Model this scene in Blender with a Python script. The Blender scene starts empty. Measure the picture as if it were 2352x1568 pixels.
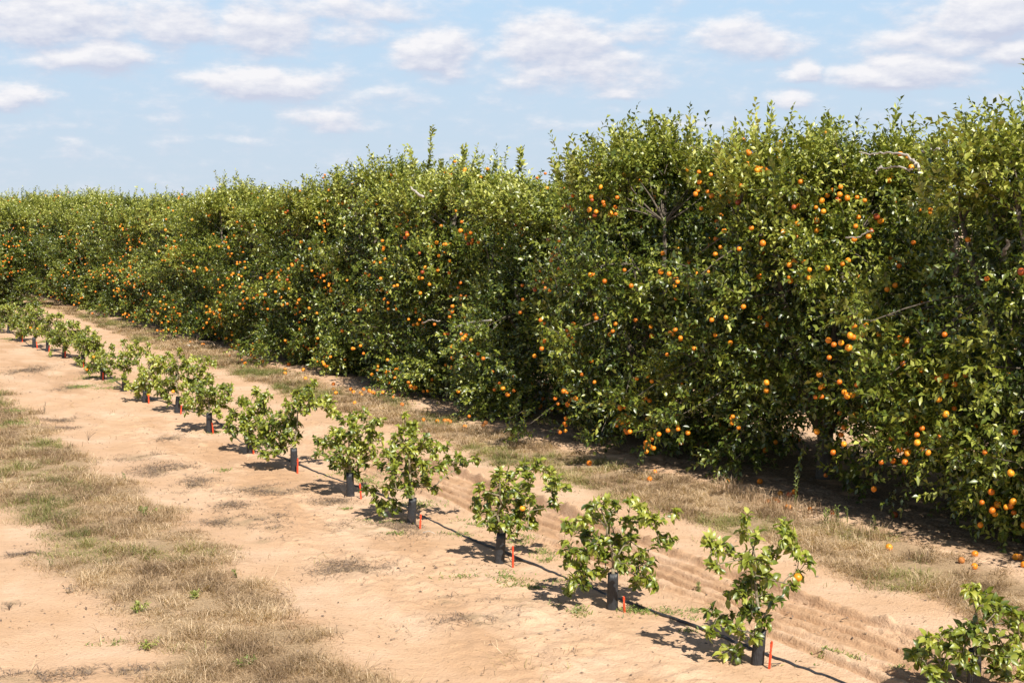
import bpy, math
import numpy as np
from mathutils import Vector, Matrix

# ------------------------------------------------------------------ camera
S = bpy.context.scene
C = S.collection
FPX, CAMH = 3130.0, 4.0            # focal length in pixels of a 2352 px wide frame, eye height
TH = math.atan(280 / FPX)
cam_d = bpy.data.cameras.new('camera'); cam = bpy.data.objects.new('camera', cam_d); C.objects.link(cam)
cam_d.sensor_width = 36; cam_d.lens = 36 * FPX / 2352
cam_d.clip_start = 0.1; cam_d.clip_end = 6000
cam.location = (0, 0, CAMH); cam.rotation_euler = (math.pi / 2 - TH, 0, 0)
S.camera = cam
S.render.resolution_x = 1024; S.render.resolution_y = 682

# ------------------------------------------------------------------ light
SUN_EL = math.radians(47)
SHX, SHY = -0.41, 0.91             # direction in which shadows fall
_l = math.hypot(SHX, SHY); SHX /= _l; SHY /= _l
sd = bpy.data.lights.new('sun', 'SUN'); so = bpy.data.objects.new('sun', sd); C.objects.link(so)
sd.energy = 5.0; sd.angle = math.radians(0.5); sd.color = (1.0, 0.94, 0.84)
SUNV = np.array([-SHX * math.cos(SUN_EL), -SHY * math.cos(SUN_EL), math.sin(SUN_EL)])
ldir = Vector((SHX * math.cos(SUN_EL), SHY * math.cos(SUN_EL), -math.sin(SUN_EL)))
so.rotation_euler = ldir.to_track_quat('-Z', 'Y').to_euler(); so.location = (0, 0, 30)
S.view_settings.view_transform = 'Standard'; S.view_settings.look = 'None'
S.view_settings.gamma = 1; S.view_settings.exposure = 0.52

# ------------------------------------------------------------------ sky with clouds
def cloud_group():
    g = bpy.data.node_groups.new('cloud_density', 'ShaderNodeTree')
    g.interface.new_socket('P', in_out='INPUT', socket_type='NodeSocketVector')
    g.interface.new_socket('D', in_out='OUTPUT', socket_type='NodeSocketFloat')
    N, L = g.nodes, g.links
    gi = N.new('NodeGroupInput'); go = N.new('NodeGroupOutput')
    # P is (azimuth, elevation) in degrees; warp it with noise
    sc = N.new('ShaderNodeVectorMath'); sc.operation = 'MULTIPLY'; sc.inputs[1].default_value = (0.22, 0.55, 1)
    L.new(gi.outputs[0], sc.inputs[0])
    nz = N.new('ShaderNodeTexNoise'); nz.inputs['Scale'].default_value = 1.0; nz.inputs['Detail'].default_value = 7
    nz.inputs['Roughness'].default_value = 0.58
    L.new(sc.outputs[0], nz.inputs['Vector'])
    wv = N.new('ShaderNodeVectorMath'); wv.operation = 'SUBTRACT'; wv.inputs[1].default_value = (.5, .5, .5)
    L.new(nz.outputs['Color'], wv.inputs[0])
    wm = N.new('ShaderNodeVectorMath'); wm.operation = 'MULTIPLY'; wm.inputs[1].default_value = (4.2, 1.3, 0)
    L.new(wv.outputs[0], wm.inputs[0])
    wp = N.new('ShaderNodeVectorMath'); wp.operation = 'ADD'
    L.new(gi.outputs[0], wp.inputs[0]); L.new(wm.outputs[0], wp.inputs[1])
    # blobs: x, y (pixel of the 2352 frame), half width, half height, weight
    B = [(120,75,190,42,1.0),(30,95,120,26,.8),(60,20,140,28,.6),(250,150,110,32,1.05),(400,75,130,46,.85),(600,80,120,48,1.0),(800,25,190,30,.7),
         (800,80,90,30,.65),(620,195,170,30,1.1),(1000,125,95,42,1.1),(1270,105,130,52,1.1),(1340,165,240,40,.75),(1450,85,90,28,.6),
         (1420,215,90,14,.65),(1700,95,110,40,.8),(1525,40,50,46,.35),(1820,170,55,26,1.0),(2060,185,165,28,1.1),(2270,70,140,52,1.15),
         (2150,125,190,36,.8),(2320,150,110,26,1.0),(1790,240,60,18,.75),(50,240,75,26,.95),(760,278,110,24,.75),(560,325,90,12,.35),
         (350,275,80,10,.3),(860,220,180,22,.4),(150,340,40,14,.4),(1550,290,110,12,.4),(1280,290,160,14,.3),(60,300,160,14,.3),(620,130,150,16,.45),
         (-300,80,300,60,.8),(2700,120,300,60,.8),(400,-90,500,60,.7),(1500,-110,500,60,.7),(2600,-60,400,70,.7)]
    prev = None
    for (x, y, w, h, k) in B:
        az = math.degrees(math.atan2(x - 1176, FPX)); el = math.degrees(math.atan2(504 - y, FPX)) 
        hw = math.degrees(w / FPX) * 1.5; hh = math.degrees(h / FPX) * 1.8
        s = N.new('ShaderNodeVectorMath'); s.operation = 'SUBTRACT'; s.inputs[1].default_value = (az, el, 0)
        L.new(wp.outputs[0], s.inputs[0])
        m = N.new('ShaderNodeVectorMath'); m.operation = 'MULTIPLY'; m.inputs[1].default_value = (1 / hw, 1 / hh, 0)
        L.new(s.outputs[0], m.inputs[0])
        ln = N.new('ShaderNodeVectorMath'); ln.operation = 'LENGTH'; L.new(m.outputs[0], ln.inputs[0])
        mr = N.new('ShaderNodeMapRange'); mr.interpolation_type = 'SMOOTHSTEP'
        mr.inputs['From Min'].default_value = 1.15; mr.inputs['From Max'].default_value = 0.1
        mr.inputs['To Min'].default_value = 0; mr.inputs['To Max'].default_value = k
        L.new(ln.outputs['Value'], mr.inputs['Value'])
        if prev is None: prev = mr.outputs[0]
        else:
            a = N.new('ShaderNodeMath'); a.operation = 'SMOOTH_MAX'; a.inputs[2].default_value = 0.15
            L.new(prev, a.inputs[0]); L.new(mr.outputs[0], a.inputs[1]); prev = a.outputs[0]
    sc2 = N.new('ShaderNodeVectorMath'); sc2.operation = 'MULTIPLY'; sc2.inputs[1].default_value = (0.55, 1.25, 1)
    L.new(gi.outputs[0], sc2.inputs[0])
    n2 = N.new('ShaderNodeTexNoise'); n2.inputs['Scale'].default_value = 1.1; n2.inputs['Detail'].default_value = 9; n2.inputs['Roughness'].default_value = 0.6
    L.new(sc2.outputs[0], n2.inputs['Vector'])
    q = N.new('ShaderNodeMath'); q.operation = 'MULTIPLY_ADD'; q.inputs[1].default_value = 1.4; q.inputs[2].default_value = -0.66
    L.new(n2.outputs['Fac'], q.inputs[0])
    a = N.new('ShaderNodeMath'); a.operation = 'ADD'; L.new(prev, a.inputs[0]); L.new(q.outputs[0], a.inputs[1])
    L.new(a.outputs[0], go.inputs[0])
    return g

W = bpy.data.worlds.new('World'); S.world = W; W.use_nodes = True
N, L = W.node_tree.nodes, W.node_tree.links; N.clear()
out = N.new('ShaderNodeOutputWorld'); bg = N.new('ShaderNodeBackground'); L.new(bg.outputs[0], out.inputs[0])
bg.inputs['Strength'].default_value = 0.05
sky = N.new('ShaderNodeTexSky'); sky.sky_type = 'NISHITA'; sky.sun_disc = False
sky.sun_elevation = SUN_EL; sky.sun_rotation = math.atan2(-SHX, -SHY)
sky.air_density = 1.0; sky.dust_density = 0.6; sky.ozone_density = 1.6
tc = N.new('ShaderNodeTexCoord'); sx = N.new('ShaderNodeSeparateXYZ'); L.new(tc.outputs['Generated'], sx.inputs[0])
at = N.new('ShaderNodeMath'); at.operation = 'ARCTAN2'; L.new(sx.outputs['X'], at.inputs[0]); L.new(sx.outputs['Y'], at.inputs[1])
asn = N.new('ShaderNodeMath'); asn.operation = 'ARCSINE'; L.new(sx.outputs['Z'], asn.inputs[0])
cb = N.new('ShaderNodeCombineXYZ')
for src, i in ((at, 0), (asn, 1)):
    d = N.new('ShaderNodeMath'); d.operation = 'MULTIPLY'; d.inputs[1].default_value = 180 / math.pi
    L.new(src.outputs[0], d.inputs[0]); L.new(d.outputs[0], cb.inputs[i])
G = cloud_group()
g1 = N.new('ShaderNodeGroup'); g1.node_tree = G; L.new(cb.outputs[0], g1.inputs[0])
off = N.new('ShaderNodeVectorMath'); off.operation = 'ADD'; off.inputs[1].default_value = (-0.15, 0.34, 0)
L.new(cb.outputs[0], off.inputs[0])
g2 = N.new('ShaderNodeGroup'); g2.node_tree = G; L.new(off.outputs[0], g2.inputs[0])
mask = N.new('ShaderNodeMapRange'); mask.interpolation_type = 'SMOOTHSTEP'
mask.inputs['From Min'].default_value = 0.04; mask.inputs['From Max'].default_value = 0.85; mask.inputs['To Max'].default_value = 0.92
L.new(g1.outputs[0], mask.inputs['Value'])
sub = N.new('ShaderNodeMath'); sub.operation = 'SUBTRACT'; L.new(g1.outputs[0], sub.inputs[0]); L.new(g2.outputs[0], sub.inputs[1])
lit = N.new('ShaderNodeMapRange'); lit.inputs['From Min'].default_value = -0.38; lit.inputs['From Max'].default_value = 0.42
L.new(sub.outputs[0], lit.inputs['Value'])
ccol = N.new('ShaderNodeMix'); ccol.data_type = 'RGBA'
ccol.inputs[6].default_value = (8.5, 9.0, 10.9, 1); ccol.inputs[7].default_value = (13.5, 13.2, 13.4, 1)
L.new(lit.outputs[0], ccol.inputs[0])
grad = N.new('ShaderNodeMapRange'); grad.inputs['From Min'].default_value = 0; grad.inputs['From Max'].default_value = math.sin(math.radians(14))
L.new(sx.outputs['Z'], grad.inputs['Value'])
skc = N.new('ShaderNodeMix'); skc.data_type = 'RGBA'
skc.inputs[6].default_value = (8.8, 10.0, 11.2, 1); skc.inputs[7].default_value = (6.6, 10.2, 14.0, 1)
L.new(grad.outputs[0], skc.inputs[0])
# low air: the sky texture gives way to pale haze towards the horizon
low = N.new('ShaderNodeMapRange'); low.inputs['From Min'].default_value = math.sin(math.radians(22)); low.inputs['From Max'].default_value = math.sin(math.radians(11))
L.new(sx.outputs['Z'], low.inputs['Value'])
mixl = N.new('ShaderNodeMix'); mixl.data_type = 'RGBA'
L.new(low.outputs[0], mixl.inputs[0]); L.new(sky.outputs[0], mixl.inputs[6]); L.new(skc.outputs[2], mixl.inputs[7])
fin = N.new('ShaderNodeMix'); fin.data_type = 'RGBA'
L.new(mask.outputs[0], fin.inputs[0]); L.new(mixl.outputs[2], fin.inputs[6]); L.new(ccol.outputs[2], fin.inputs[7])
L.new(fin.outputs[2], bg.inputs['Color'])

# ------------------------------------------------------------------ helpers
rng = np.random.default_rng(11)
ct, st = math.cos(TH), math.sin(TH)
def ray(x, y):
    a = (x - 1176) / FPX; b = -(y - 784) / FPX
    return np.array([a, ct + b * st, -st + b * ct])
def ground_at(x, y):
    d = ray(x, y); t = -CAMH / d[2]; return (d * t)[:2]
def at_depth(x, y, Y):
    d = ray(x, y); t = Y / d[1]; p = d * t; p[2] += CAMH; return p
O = np.array([2.217, 12.039]); D = np.array([-0.4838, 0.8752]); NN = np.array([0.8752, 0.4838])
def uv2xy(u, v): return O[0] + u * D[0] + v * NN[0], O[1] + u * D[1] + v * NN[1]
def xy2uv(x, y):
    x = np.asarray(x) - O[0]; y = np.asarray(y) - O[1]
    return x * D[0] + y * D[1], x * NN[0] + y * NN[1]
ZM = {2: (3.178, 500, 900), 3: (3.178, 1100, 1100), 4: (2.735, 1700, 1200), 5: (3.43, 2000, 1250), 7: (2.583, 0, 1100),
      8: (5.6, 240, 820), 1: (3.672, 0, 680), 9: (7.35, 0, 730), 6: (2.5565, 1640, 200)}
def zp(z, x, y):
    if z == 0: return x, y
    s, ox, oy = ZM[z]; return (x / s + ox) * .91875, (y / s + oy) * .91875
def zr(z): return .91875 / ZM[z][0]

def _h(ix, iy, s):
    n = (ix * 374761393 + iy * 668265263 + s * 2147483647) & 0xffffffff
    n = ((n ^ (n >> 13)) * 1274126177) & 0xffffffff
    return ((n ^ (n >> 16)) & 0xffff) / 65535.0
def vn(x, y, s=0):
    x = np.asarray(x, float); y = np.asarray(y, float)
    ix = np.floor(x).astype(np.int64); iy = np.floor(y).astype(np.int64); fx = x - ix; fy = y - iy
    fx = fx * fx * (3 - 2 * fx); fy = fy * fy * (3 - 2 * fy)
    a = _h(ix, iy, s); b = _h(ix + 1, iy, s); c = _h(ix, iy + 1, s); d = _h(ix + 1, iy + 1, s)
    return (a * (1 - fx) + b * fx) * (1 - fy) + (c * (1 - fx) + d * fx) * fy
def fbm(x, y, s=0, o=4):
    t = 0; a = .5; n = 0
    for i in range(o): t = t + a * vn(x * 2 ** i, y * 2 ** i, s + i * 17); n += a; a *= .5
    return t / n
def sst(a, b, x):
    t = np.clip((x - a) / (b - a), 0, 1); return t * t * (3 - 2 * t)

def gh(u, v):
    """ground height in row coordinates"""
    u = np.asarray(u, float); v = np.asarray(v, float)
    h = (fbm(u * .35, v * .5, 3, 3) - .5) * .10
    near = sst(40, 15, u)
    h = h + (fbm(u * 3, v * 3, 5, 3) - .5) * .010 + (fbm(u * 5, v * 14, 6, 2) - .5) * .008 * near
    # cloddy sand between the wheel tracks and the young row
    clod = sst(-2.6, -1.9, v) * sst(-.2, -.8, v) + .5 * sst(-.6, 0, v) * sst(.7, .3, v)
    h = h + clod * (np.abs(fbm(u * 5, v * 5, 9, 3) - .5) * .09) * near
    h = h + clod * sst(.55, .8, fbm(u * 1.4, v * 4, 8, 3)) * .03
    # soft wheel track on the left
    for c in (-2.55, -5.7): h = h - .03 * np.exp(-((v - c) / .28) ** 2)
    # deep ruts on the right
    w = (fbm(u * .6, v * 1.4, 21, 2) - .5) * .17 + .10 * np.exp(-((u + 1.5) / 2.5) ** 2)
    rp = sst(.45, .62, v) * sst(1.95, 1.75, v)
    ph = (v - .62 - w) / .23
    rid = np.abs(((ph) % 1.0) - .5) * 2
    rid = sst(.25, .75, rid)
    rough = .15 + 1.25 * fbm(u * .55, v * 4.5, 33, 2) + .55 * (fbm(u * 7, v * 7, 34, 3) - .5)
    amt = sst(16, 9, u) * .8 + .18 * sst(40, 10, u)
    h = h + rp * (rid * .080 - .045) * rough * amt
    h = h + np.exp(-((v - 1.76 - w) / .07) ** 2) * .09 * rough * amt * (fbm(u * 4, v * 4, 44, 2) * 1.5)
    h = h + rp * (fbm(u * 13, v * 16, 12, 3) - .5) * .034 * near
    # pushed up sand along the foot of the hedge
    f = sst(4.0, 4.5, v) * sst(6.4, 5.6, v)
    h = h + f * (.03 + np.abs(fbm(u * 2.4, v * 3.4, 15, 4) - .5) * .16)
    m = sst(2.5, 2.9, v) * sst(4.6, 4.2, v)
    h = h + m * .025
    return h * sst(160, 100, np.abs(u)) * sst(60, 40, np.abs(v))
def ghw(x, y):
    u, v = xy2uv(x, y); return gh(u, v)

def attr(me, name, vals):
    a = me.attributes.new(name, 'FLOAT', 'POINT'); a.data.foreach_set('value', np.asarray(vals, np.float32).ravel())
def mesh_np(name, verts, faces, mats, smooth=True, attrs=None):
    """faces: list of integer arrays (n,k), all with equal k per array"""
    me = bpy.data.meshes.new(name)
    verts = np.asarray(verts, np.float32).reshape(-1, 3)
    if isinstance(faces, np.ndarray): faces = [faces]
    me.vertices.add(len(verts)); me.vertices.foreach_set('co', verts.ravel())
    loops = np.concatenate([f.ravel() for f in faces]).astype(np.int32)
    tot = np.concatenate([np.full(len(f), f.shape[1]) for f in faces]).astype(np.int32)
    start = np.concatenate([[0], np.cumsum(tot)[:-1]]).astype(np.int32)
    me.loops.add(len(loops)); me.loops.foreach_set('vertex_index', loops)
    me.polygons.add(len(tot)); me.polygons.foreach_set('loop_start', start); me.polygons.foreach_set('loop_total', tot)
    me.polygons.foreach_set('use_smooth', np.full(len(tot), smooth))
    for m in (mats if isinstance(mats, (list, tuple)) else [mats]): me.materials.append(m)
    if attrs:
        for k, vls in attrs.items(): attr(me, k, vls)
    me.update(calc_edges=True)
    return me
def link(name, data, parent=None, loc=None, rot=None, scale=None):
    o = bpy.data.objects.new(name, data); C.objects.link(o)
    if parent: o.parent = parent
    if loc is not None: o.location = loc
    if rot is not None: o.rotation_euler = rot
    if scale is not None: o.scale = scale
    return o
def tag(o, label=None, cat=None, group=None, kind=None):
    if label: o['label'] = label
    if cat: o['category'] = cat
    if group: o['group'] = group
    if kind: o['kind'] = kind
    return o
def nrm(a): return a / np.maximum(np.linalg.norm(a, axis=-1, keepdims=True), 1e-9)

class Tubes:
    """collects tapered tubes in one mesh"""
    def __init__(s): s.v = []; s.f = []; s.n = 0
    def add(s, pts, rad, k=6, cap=True):
        pts = np.asarray(pts, float); m = len(pts); rad = np.broadcast_to(rad, (m,))
        tan = nrm(np.gradient(pts, axis=0))
        ref = np.array([0, 0, 1.]) if abs(tan[0, 2]) < .9 else np.array([1., 0, 0])
        a = nrm(np.cross(tan, ref)); b = np.cross(tan, a)
        ang = np.arange(k) * 2 * math.pi / k
        ring = pts[:, None] + rad[:, None, None] * (np.cos(ang)[None, :, None] * a[:, None] + np.sin(ang)[None, :, None] * b[:, None])
        s.v.append(ring.reshape(-1, 3))
        i = np.arange(m - 1)[:, None] * k; j = np.arange(k)[None]; j2 = (j + 1) % k
        q = np.stack([i + j, i + j2, i + k + j2, i + k + j], -1).reshape(-1, 4) + s.n
        s.f.append(q)
        s.n += m * k
        if cap:
            s.v.append(pts[[0, -1]])
            jj = np.arange(k); b0 = s.n; base = s.n - m * k
            c0 = np.stack([np.full(k, b0), base + (jj + 1) % k, base + jj, np.full(k, b0)], -1)[:, :3]
            c1 = np.stack([np.full(k, b0 + 1), base + (m - 1) * k + jj, base + (m - 1) * k + (jj + 1) % k], -1)
            s.t = getattr(s, 't', []) + [c0, c1]; s.n += 2
        return s
    def mesh(s, name, mat, smooth=True):
        fs = [np.concatenate(s.f)]
        if getattr(s, 't', None): fs.append(np.concatenate(s.t))
        return mesh_np(name, np.concatenate(s.v), fs, mat, smooth)

def leaves(pos, dr, up, ln, wd, fine, curl=.25):
    """leaf blades: pos = leaf base, dr = axis, up = upper side, ln/wd = size. returns verts, face list"""
    n = len(pos); dr = nrm(dr); sd_ = nrm(np.cross(dr, up)); nr = np.cross(sd_, dr)
    ln = ln[:, None]; wd = wd[:, None]; cu = (curl * (0.2 + (2.2 if fine else 1.0) * rng.random((n, 1)))) * ln
    fold = .32 + .3 * rng.random((n, 1))
    if fine:
        m0 = pos; m1 = pos + dr * ln * .35 + nr * cu * .12; m2 = pos + dr * ln * .72 - nr * cu * .05; m3 = pos + dr * ln - nr * cu * .8
        e1 = wd * .47; e2 = wd * .40
        r1 = m1 - dr * ln * .03 + sd_ * e1 + nr * e1 * fold; l1 = m1 - dr * ln * .03 - sd_ * e1 + nr * e1 * fold
        r2 = m2 - dr * ln * .05 + sd_ * e2 + nr * e2 * fold; l2 = m2 - dr * ln * .05 - sd_ * e2 + nr * e2 * fold
        V = np.stack([m0, m1, m2, m3, r1, l1, r2, l2], 1).reshape(-1, 3)
        b = np.arange(n)[:, None] * 8
        T = np.concatenate([b + np.array([0, 4, 1]), b + np.array([0, 1, 5]), b + np.array([2, 6, 3]), b + np.array([2, 3, 7])])
        Q = np.concatenate([b + np.array([1, 4, 6, 2]), b + np.array([1, 2, 7, 5])])
        return V, [T, Q], 8
    m0 = pos; m1 = pos + dr * ln * .5 + nr * cu * .1; m2 = pos + dr * ln - nr * cu * .6
    e = wd * .5; c = pos + dr * ln * .45 + nr * e * fold
    V = np.stack([m0, m1, m2, c + sd_ * e, c - sd_ * e], 1).reshape(-1, 3)
    b = np.arange(n)[:, None] * 5
    T = np.concatenate([b + np.array([0, 3, 1]), b + np.array([0, 1, 4]), b + np.array([1, 3, 2]), b + np.array([1, 2, 4])])
    return V, [T], 5

def twig_leaves(base, dr, ln, per, lsize, lw, upv, tint, droop=.0, start=.25, jit=.18):
    """leaves alternating along twigs. base,dr (n,3); ln (n,); per = leaves per twig"""
    n = len(base); dr = nrm(dr)
    ref = nrm(rng.normal(size=(n, 3))); a = nrm(np.cross(dr, ref)); b = np.cross(dr, a)
    t = (start + (1 - start) * (np.arange(per)[None] + rng.random((n, per)) * .6) / per)
    t = np.minimum(t, 1.0)
    P = base[:, None] + dr[:, None] * (ln[:, None] * t)[..., None] - np.array([0, 0, 1.]) * (droop * ln[:, None] * t ** 2)[..., None]
    ph = np.arange(per)[None] * 2.4 + rng.random((n, 1)) * 6.3 + rng.random((n, per)) * .7
    rad = np.cos(ph)[..., None] * a[:, None] + np.sin(ph)[..., None] * b[:, None]
    spread = 1.0 - .45 * t[..., None]
    ld = nrm(dr[:, None] * .75 + rad * spread + rng.normal(size=(n, per, 3)) * jit - np.array([0, 0, 1.]) * (.12 if jit < .3 else .38))
    up = nrm(upv[:, None] + rng.normal(size=(n, per, 3)) * .42)
    k = n * per
    sz = lsize * (.62 + .55 * rng.random(k))
    return P.reshape(-1, 3), ld.reshape(-1, 3), up.reshape(-1, 3), sz, sz * lw * (.85 + .3 * rng.random(k)), np.repeat(tint, per) + rng.normal(size=k) * .17
def join_leaves(parts, fine):
    P, Dr, U, Ls, Ws, T = [np.concatenate([p[i] for p in parts]) for i in range(6)]
    V, F, k = leaves(P, Dr, U, Ls, Ws, fine)
    return V, F, np.repeat(np.clip(T, 0, 1), k)

# ------------------------------------------------------------------ materials
def mat(name):
    m = bpy.data.materials.new(name); m.use_nodes = True
    n, l = m.node_tree.nodes, m.node_tree.links
    return m, n, l, n['Principled BSDF']
def ramp(n, stops):
    r = n.new('ShaderNodeValToRGB'); e = r.color_ramp.elements
    while len(e) > 1: e.remove(e[-1])
    e[0].position = stops[0][0]; e[0].color = (*stops[0][1], 1)
    for p, c in stops[1:]:
        x = e.new(p); x.color = (*c, 1)
    return r
def noise(n, l, scale, detail=4, rough=.55, vec=None):
    t = n.new('ShaderNodeTexNoise'); t.inputs['Scale'].default_value = scale; t.inputs['Detail'].default_value = detail
    t.inputs['Roughness'].default_value = rough
    if vec is None:
        g = n.new('ShaderNodeTexCoord'); vec = g.outputs['Object']
    l.new(vec, t.inputs['Vector']); return t
def bump(n, l, p, src, strength, dist):
    b = n.new('ShaderNodeBump'); b.inputs['Strength'].default_value = strength; b.inputs['Distance'].default_value = dist
    l.new(src, b.inputs['Height']); l.new(b.outputs[0], p.inputs['Normal'])

def leaf_mat(name, stops, rough=.42, trans=.22, tcol=1.6):
    m, n, l, p = mat(name)
    a = n.new('ShaderNodeAttribute'); a.attribute_name = 'tint'
    r = ramp(n, stops); l.new(a.outputs['Fac'], r.inputs[0])
    l.new(r.outputs[0], p.inputs['Base Color']); p.inputs['Roughness'].default_value = rough
    p.inputs['Specular IOR Level'].default_value = .85
    tr = n.new('ShaderNodeBsdfTranslucent')
    mu = n.new('ShaderNodeMix'); mu.data_type = 'RGBA'; mu.blend_type = 'MULTIPLY'; mu.inputs[0].default_value = 1
    l.new(r.outputs[0], mu.inputs[6]); mu.inputs[7].default_value = (1.5 * tcol / 1.6, 1.6 * tcol / 1.6, .5, 1)
    l.new(mu.outputs[2], tr.inputs['Color'])
    mx = n.new('ShaderNodeMixShader'); mx.inputs[0].default_value = trans
    o = n['Material Output']; l.new(p.outputs[0], mx.inputs[1]); l.new(tr.outputs[0], mx.inputs[2]); l.new(mx.outputs[0], o.inputs[0])
    return m
M = {}
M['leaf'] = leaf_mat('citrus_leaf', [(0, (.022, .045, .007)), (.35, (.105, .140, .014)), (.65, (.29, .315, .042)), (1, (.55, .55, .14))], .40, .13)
M['young'] = leaf_mat('young_citrus_leaf', [(0, (.040, .070, .008)), (.35, (.135, .175, .016)), (.65, (.30, .33, .038)), (1, (.48, .47, .10))])
M['weed'] = leaf_mat('weed_leaf', [(0, (.08, .12, .02)), (.5, (.17, .23, .04)), (1, (.36, .38, .08))], .6)
def bark(name, c1, c2, sc=14):
    m, n, l, p = mat(name); t = noise(n, l, sc, 5, .65)
    r = ramp(n, [(.3, c1), (.7, c2)]); l.new(t.outputs['Fac'], r.inputs[0]); l.new(r.outputs[0], p.inputs['Base Color'])
    p.inputs['Roughness'].default_value = .9; bump(n, l, p, t.outputs['Fac'], .6, .01); return m
M['bark'] = bark('citrus_bark', (.07, .055, .04), (.17, .14, .105))
M['pale'] = bark('bleached_dead_wood', (.30, .26, .21), (.60, .56, .50), 22)
M['gbark'] = bark('young_bark', (.16, .13, .08), (.32, .27, .18), 30)
def fruit(name, c1, c2, rough=.42):
    m, n, l, p = mat(name); t = noise(n, l, 30, 3)
    oi = n.new('ShaderNodeObjectInfo'); ad = n.new('ShaderNodeMath'); ad.operation = 'MULTIPLY_ADD'; ad.inputs[1].default_value = .55
    l.new(oi.outputs['Random'], ad.inputs[0]); l.new(t.outputs['Fac'], ad.inputs[2])
    r = ramp(n, [(.35, c1), (1.0, c2)]); l.new(ad.outputs[0], r.inputs[0]); l.new(r.outputs[0], p.inputs['Base Color'])
    p.inputs['Roughness'].default_value = rough
    t2 = noise(n, l, 260, 2); bump(n, l, p, t2.outputs['Fac'], .25, .002); return m
M['orange'] = fruit('ripe_orange_peel', (.72, .20, .008), (.90, .36, .02))
M['deep'] = fruit('deep_orange_peel', (.58, .13, .008), (.85, .28, .012))  # darker peel, also worn as painted shade by some fallen fruit
M['russet_shaded'] = fruit('russet_and_shaded_peel', (.20, .035, .012), (.42, .085, .015))  # frost-browned upper fruit; also paints shade onto dim fallen oranges
M['rot'] = fruit('weathered_orange_peel', (.30, .12, .04), (.72, .27, .05), .7)
def plain(name, col, rough=.6, sc=20, var=.25, bmp=.1):
    m, n, l, p = mat(name); t = noise(n, l, sc, 5)
    r = ramp(n, [(.3, tuple(c * (1 - var) for c in col)), (.7, tuple(min(1, c * (1 + var)) for c in col))])
    l.new(t.outputs['Fac'], r.inputs[0]); l.new(r.outputs[0], p.inputs['Base Color']); p.inputs['Roughness'].default_value = rough
    bump(n, l, p, t.outputs['Fac'], bmp, .004); return m
M['guard'] = plain('black_corrugated_plastic', (.028, .030, .034), .42, 26, .4)
M['hose'] = plain('dusty_black_polythene', (.035, .036, .040), .5, 9, .5)
M['stake'] = plain('orange_red_plastic', (.74, .085, .028), .45, 30, .12)
M['white'] = plain('white_paper', (.75, .74, .70), .8)
M['stick'] = plain('dark_stick', (.09, .065, .05), .9)

# ground
def ground_mat():
    m, n, l, p = mat('sandy_soil'); tcn = n.new('ShaderNodeTexCoord'); vec = tcn.outputs['Object']
    def mixc(fac, a, b):
        x = n.new('ShaderNodeMix'); x.data_type = 'RGBA'
        if isinstance(fac, float): x.inputs[0].default_value = fac
        else: l.new(fac, x.inputs[0])
        for s_, i in ((a, 6), (b, 7)):
            if isinstance(s_, tuple): x.inputs[i].default_value = (*s_, 1)
            else: l.new(s_, x.inputs[i])
        return x.outputs[2]
    big = noise(n, l, .7, 6, .6, vec); mp = n.new('ShaderNodeMapping'); mp.inputs['Rotation'].default_value = (0, 0, -math.atan2(D[1], D[0])); mp.inputs['Scale'].default_value = (.45, 1.6, 1); l.new(vec, mp.inputs['Vector']); med = noise(n, l, 5, 8, .72, mp.outputs[0]); fin_ = noise(n, l, 60, 4, .7, vec); spk = noise(n, l, 28, 3, .6, vec)
    r = ramp(n, [(.32, (.565, .36, .215)), (.5, (.625, .415, .265)), (.68, (.685, .485, .335))]); l.new(big.outputs['Fac'], r.inputs[0])
    c = r.outputs[0]
    r2 = ramp(n, [(.40, (.80, .80, .80)), (.60, (1.0, 1.0, 1.0))]); l.new(med.outputs['Fac'], r2.inputs[0])
    mu = n.new('ShaderNodeMix'); mu.data_type = 'RGBA'; mu.blend_type = 'MULTIPLY'; mu.inputs[0].default_value = .45
    l.new(c, mu.inputs[6]); l.new(r2.outputs[0], mu.inputs[7]); c = mu.outputs[2]
    at_ = n.new('ShaderNodeAttribute'); at_.attribute_name = 'disturbed'
    c = mixc(at_.outputs['Fac'], c, (.46, .28, .16))
    # small bits of litter
    mr = n.new('ShaderNodeMapRange'); mr.inputs['From Min'].default_value = .635; mr.inputs['From Max'].default_value = .70; mr.inputs['To Max'].default_value = .75
    l.new(spk.outputs['Fac'], mr.inputs['Value']); c = mixc(mr.outputs[0], c, (.26, .17, .10))
    al = n.new('ShaderNodeAttribute'); al.attribute_name = 'litter'
    rl = ramp(n, [(.35, (.25, .17, .10)), (.65, (.50, .36, .22))]); l.new(fin_.outputs['Fac'], rl.inputs[0])
    c = mixc(al.outputs['Fac'], c, rl.outputs[0])
    as_ = n.new('ShaderNodeAttribute'); as_.attribute_name = 'hedge_floor'
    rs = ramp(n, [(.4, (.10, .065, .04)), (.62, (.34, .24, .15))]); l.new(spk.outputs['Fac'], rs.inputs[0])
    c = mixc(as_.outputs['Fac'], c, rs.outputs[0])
    l.new(c, p.inputs['Base Color']); p.inputs['Roughness'].default_value = .95; p.inputs['Specular IOR Level'].default_value = .15
    a = n.new('ShaderNodeMath'); a.operation = 'MULTIPLY_ADD'; a.inputs[1].default_value = .5
    l.new(fin_.outputs['Fac'], a.inputs[0]); l.new(spk.outputs['Fac'], a.inputs[2])
    bump(n, l, p, a.outputs[0], .7, .026)
    return m
M['ground'] = ground_mat()
def blade_mat(name, stops, rough=.75):
    m = leaf_mat(name, stops, rough, .25, 1.4); return m
M['dry'] = blade_mat('dry_grass_blade', [(0, (.16, .10, .055)), (.4, (.34, .225, .125)), (.8, (.55, .39, .235)), (1, (.72, .56, .38))])
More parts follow.
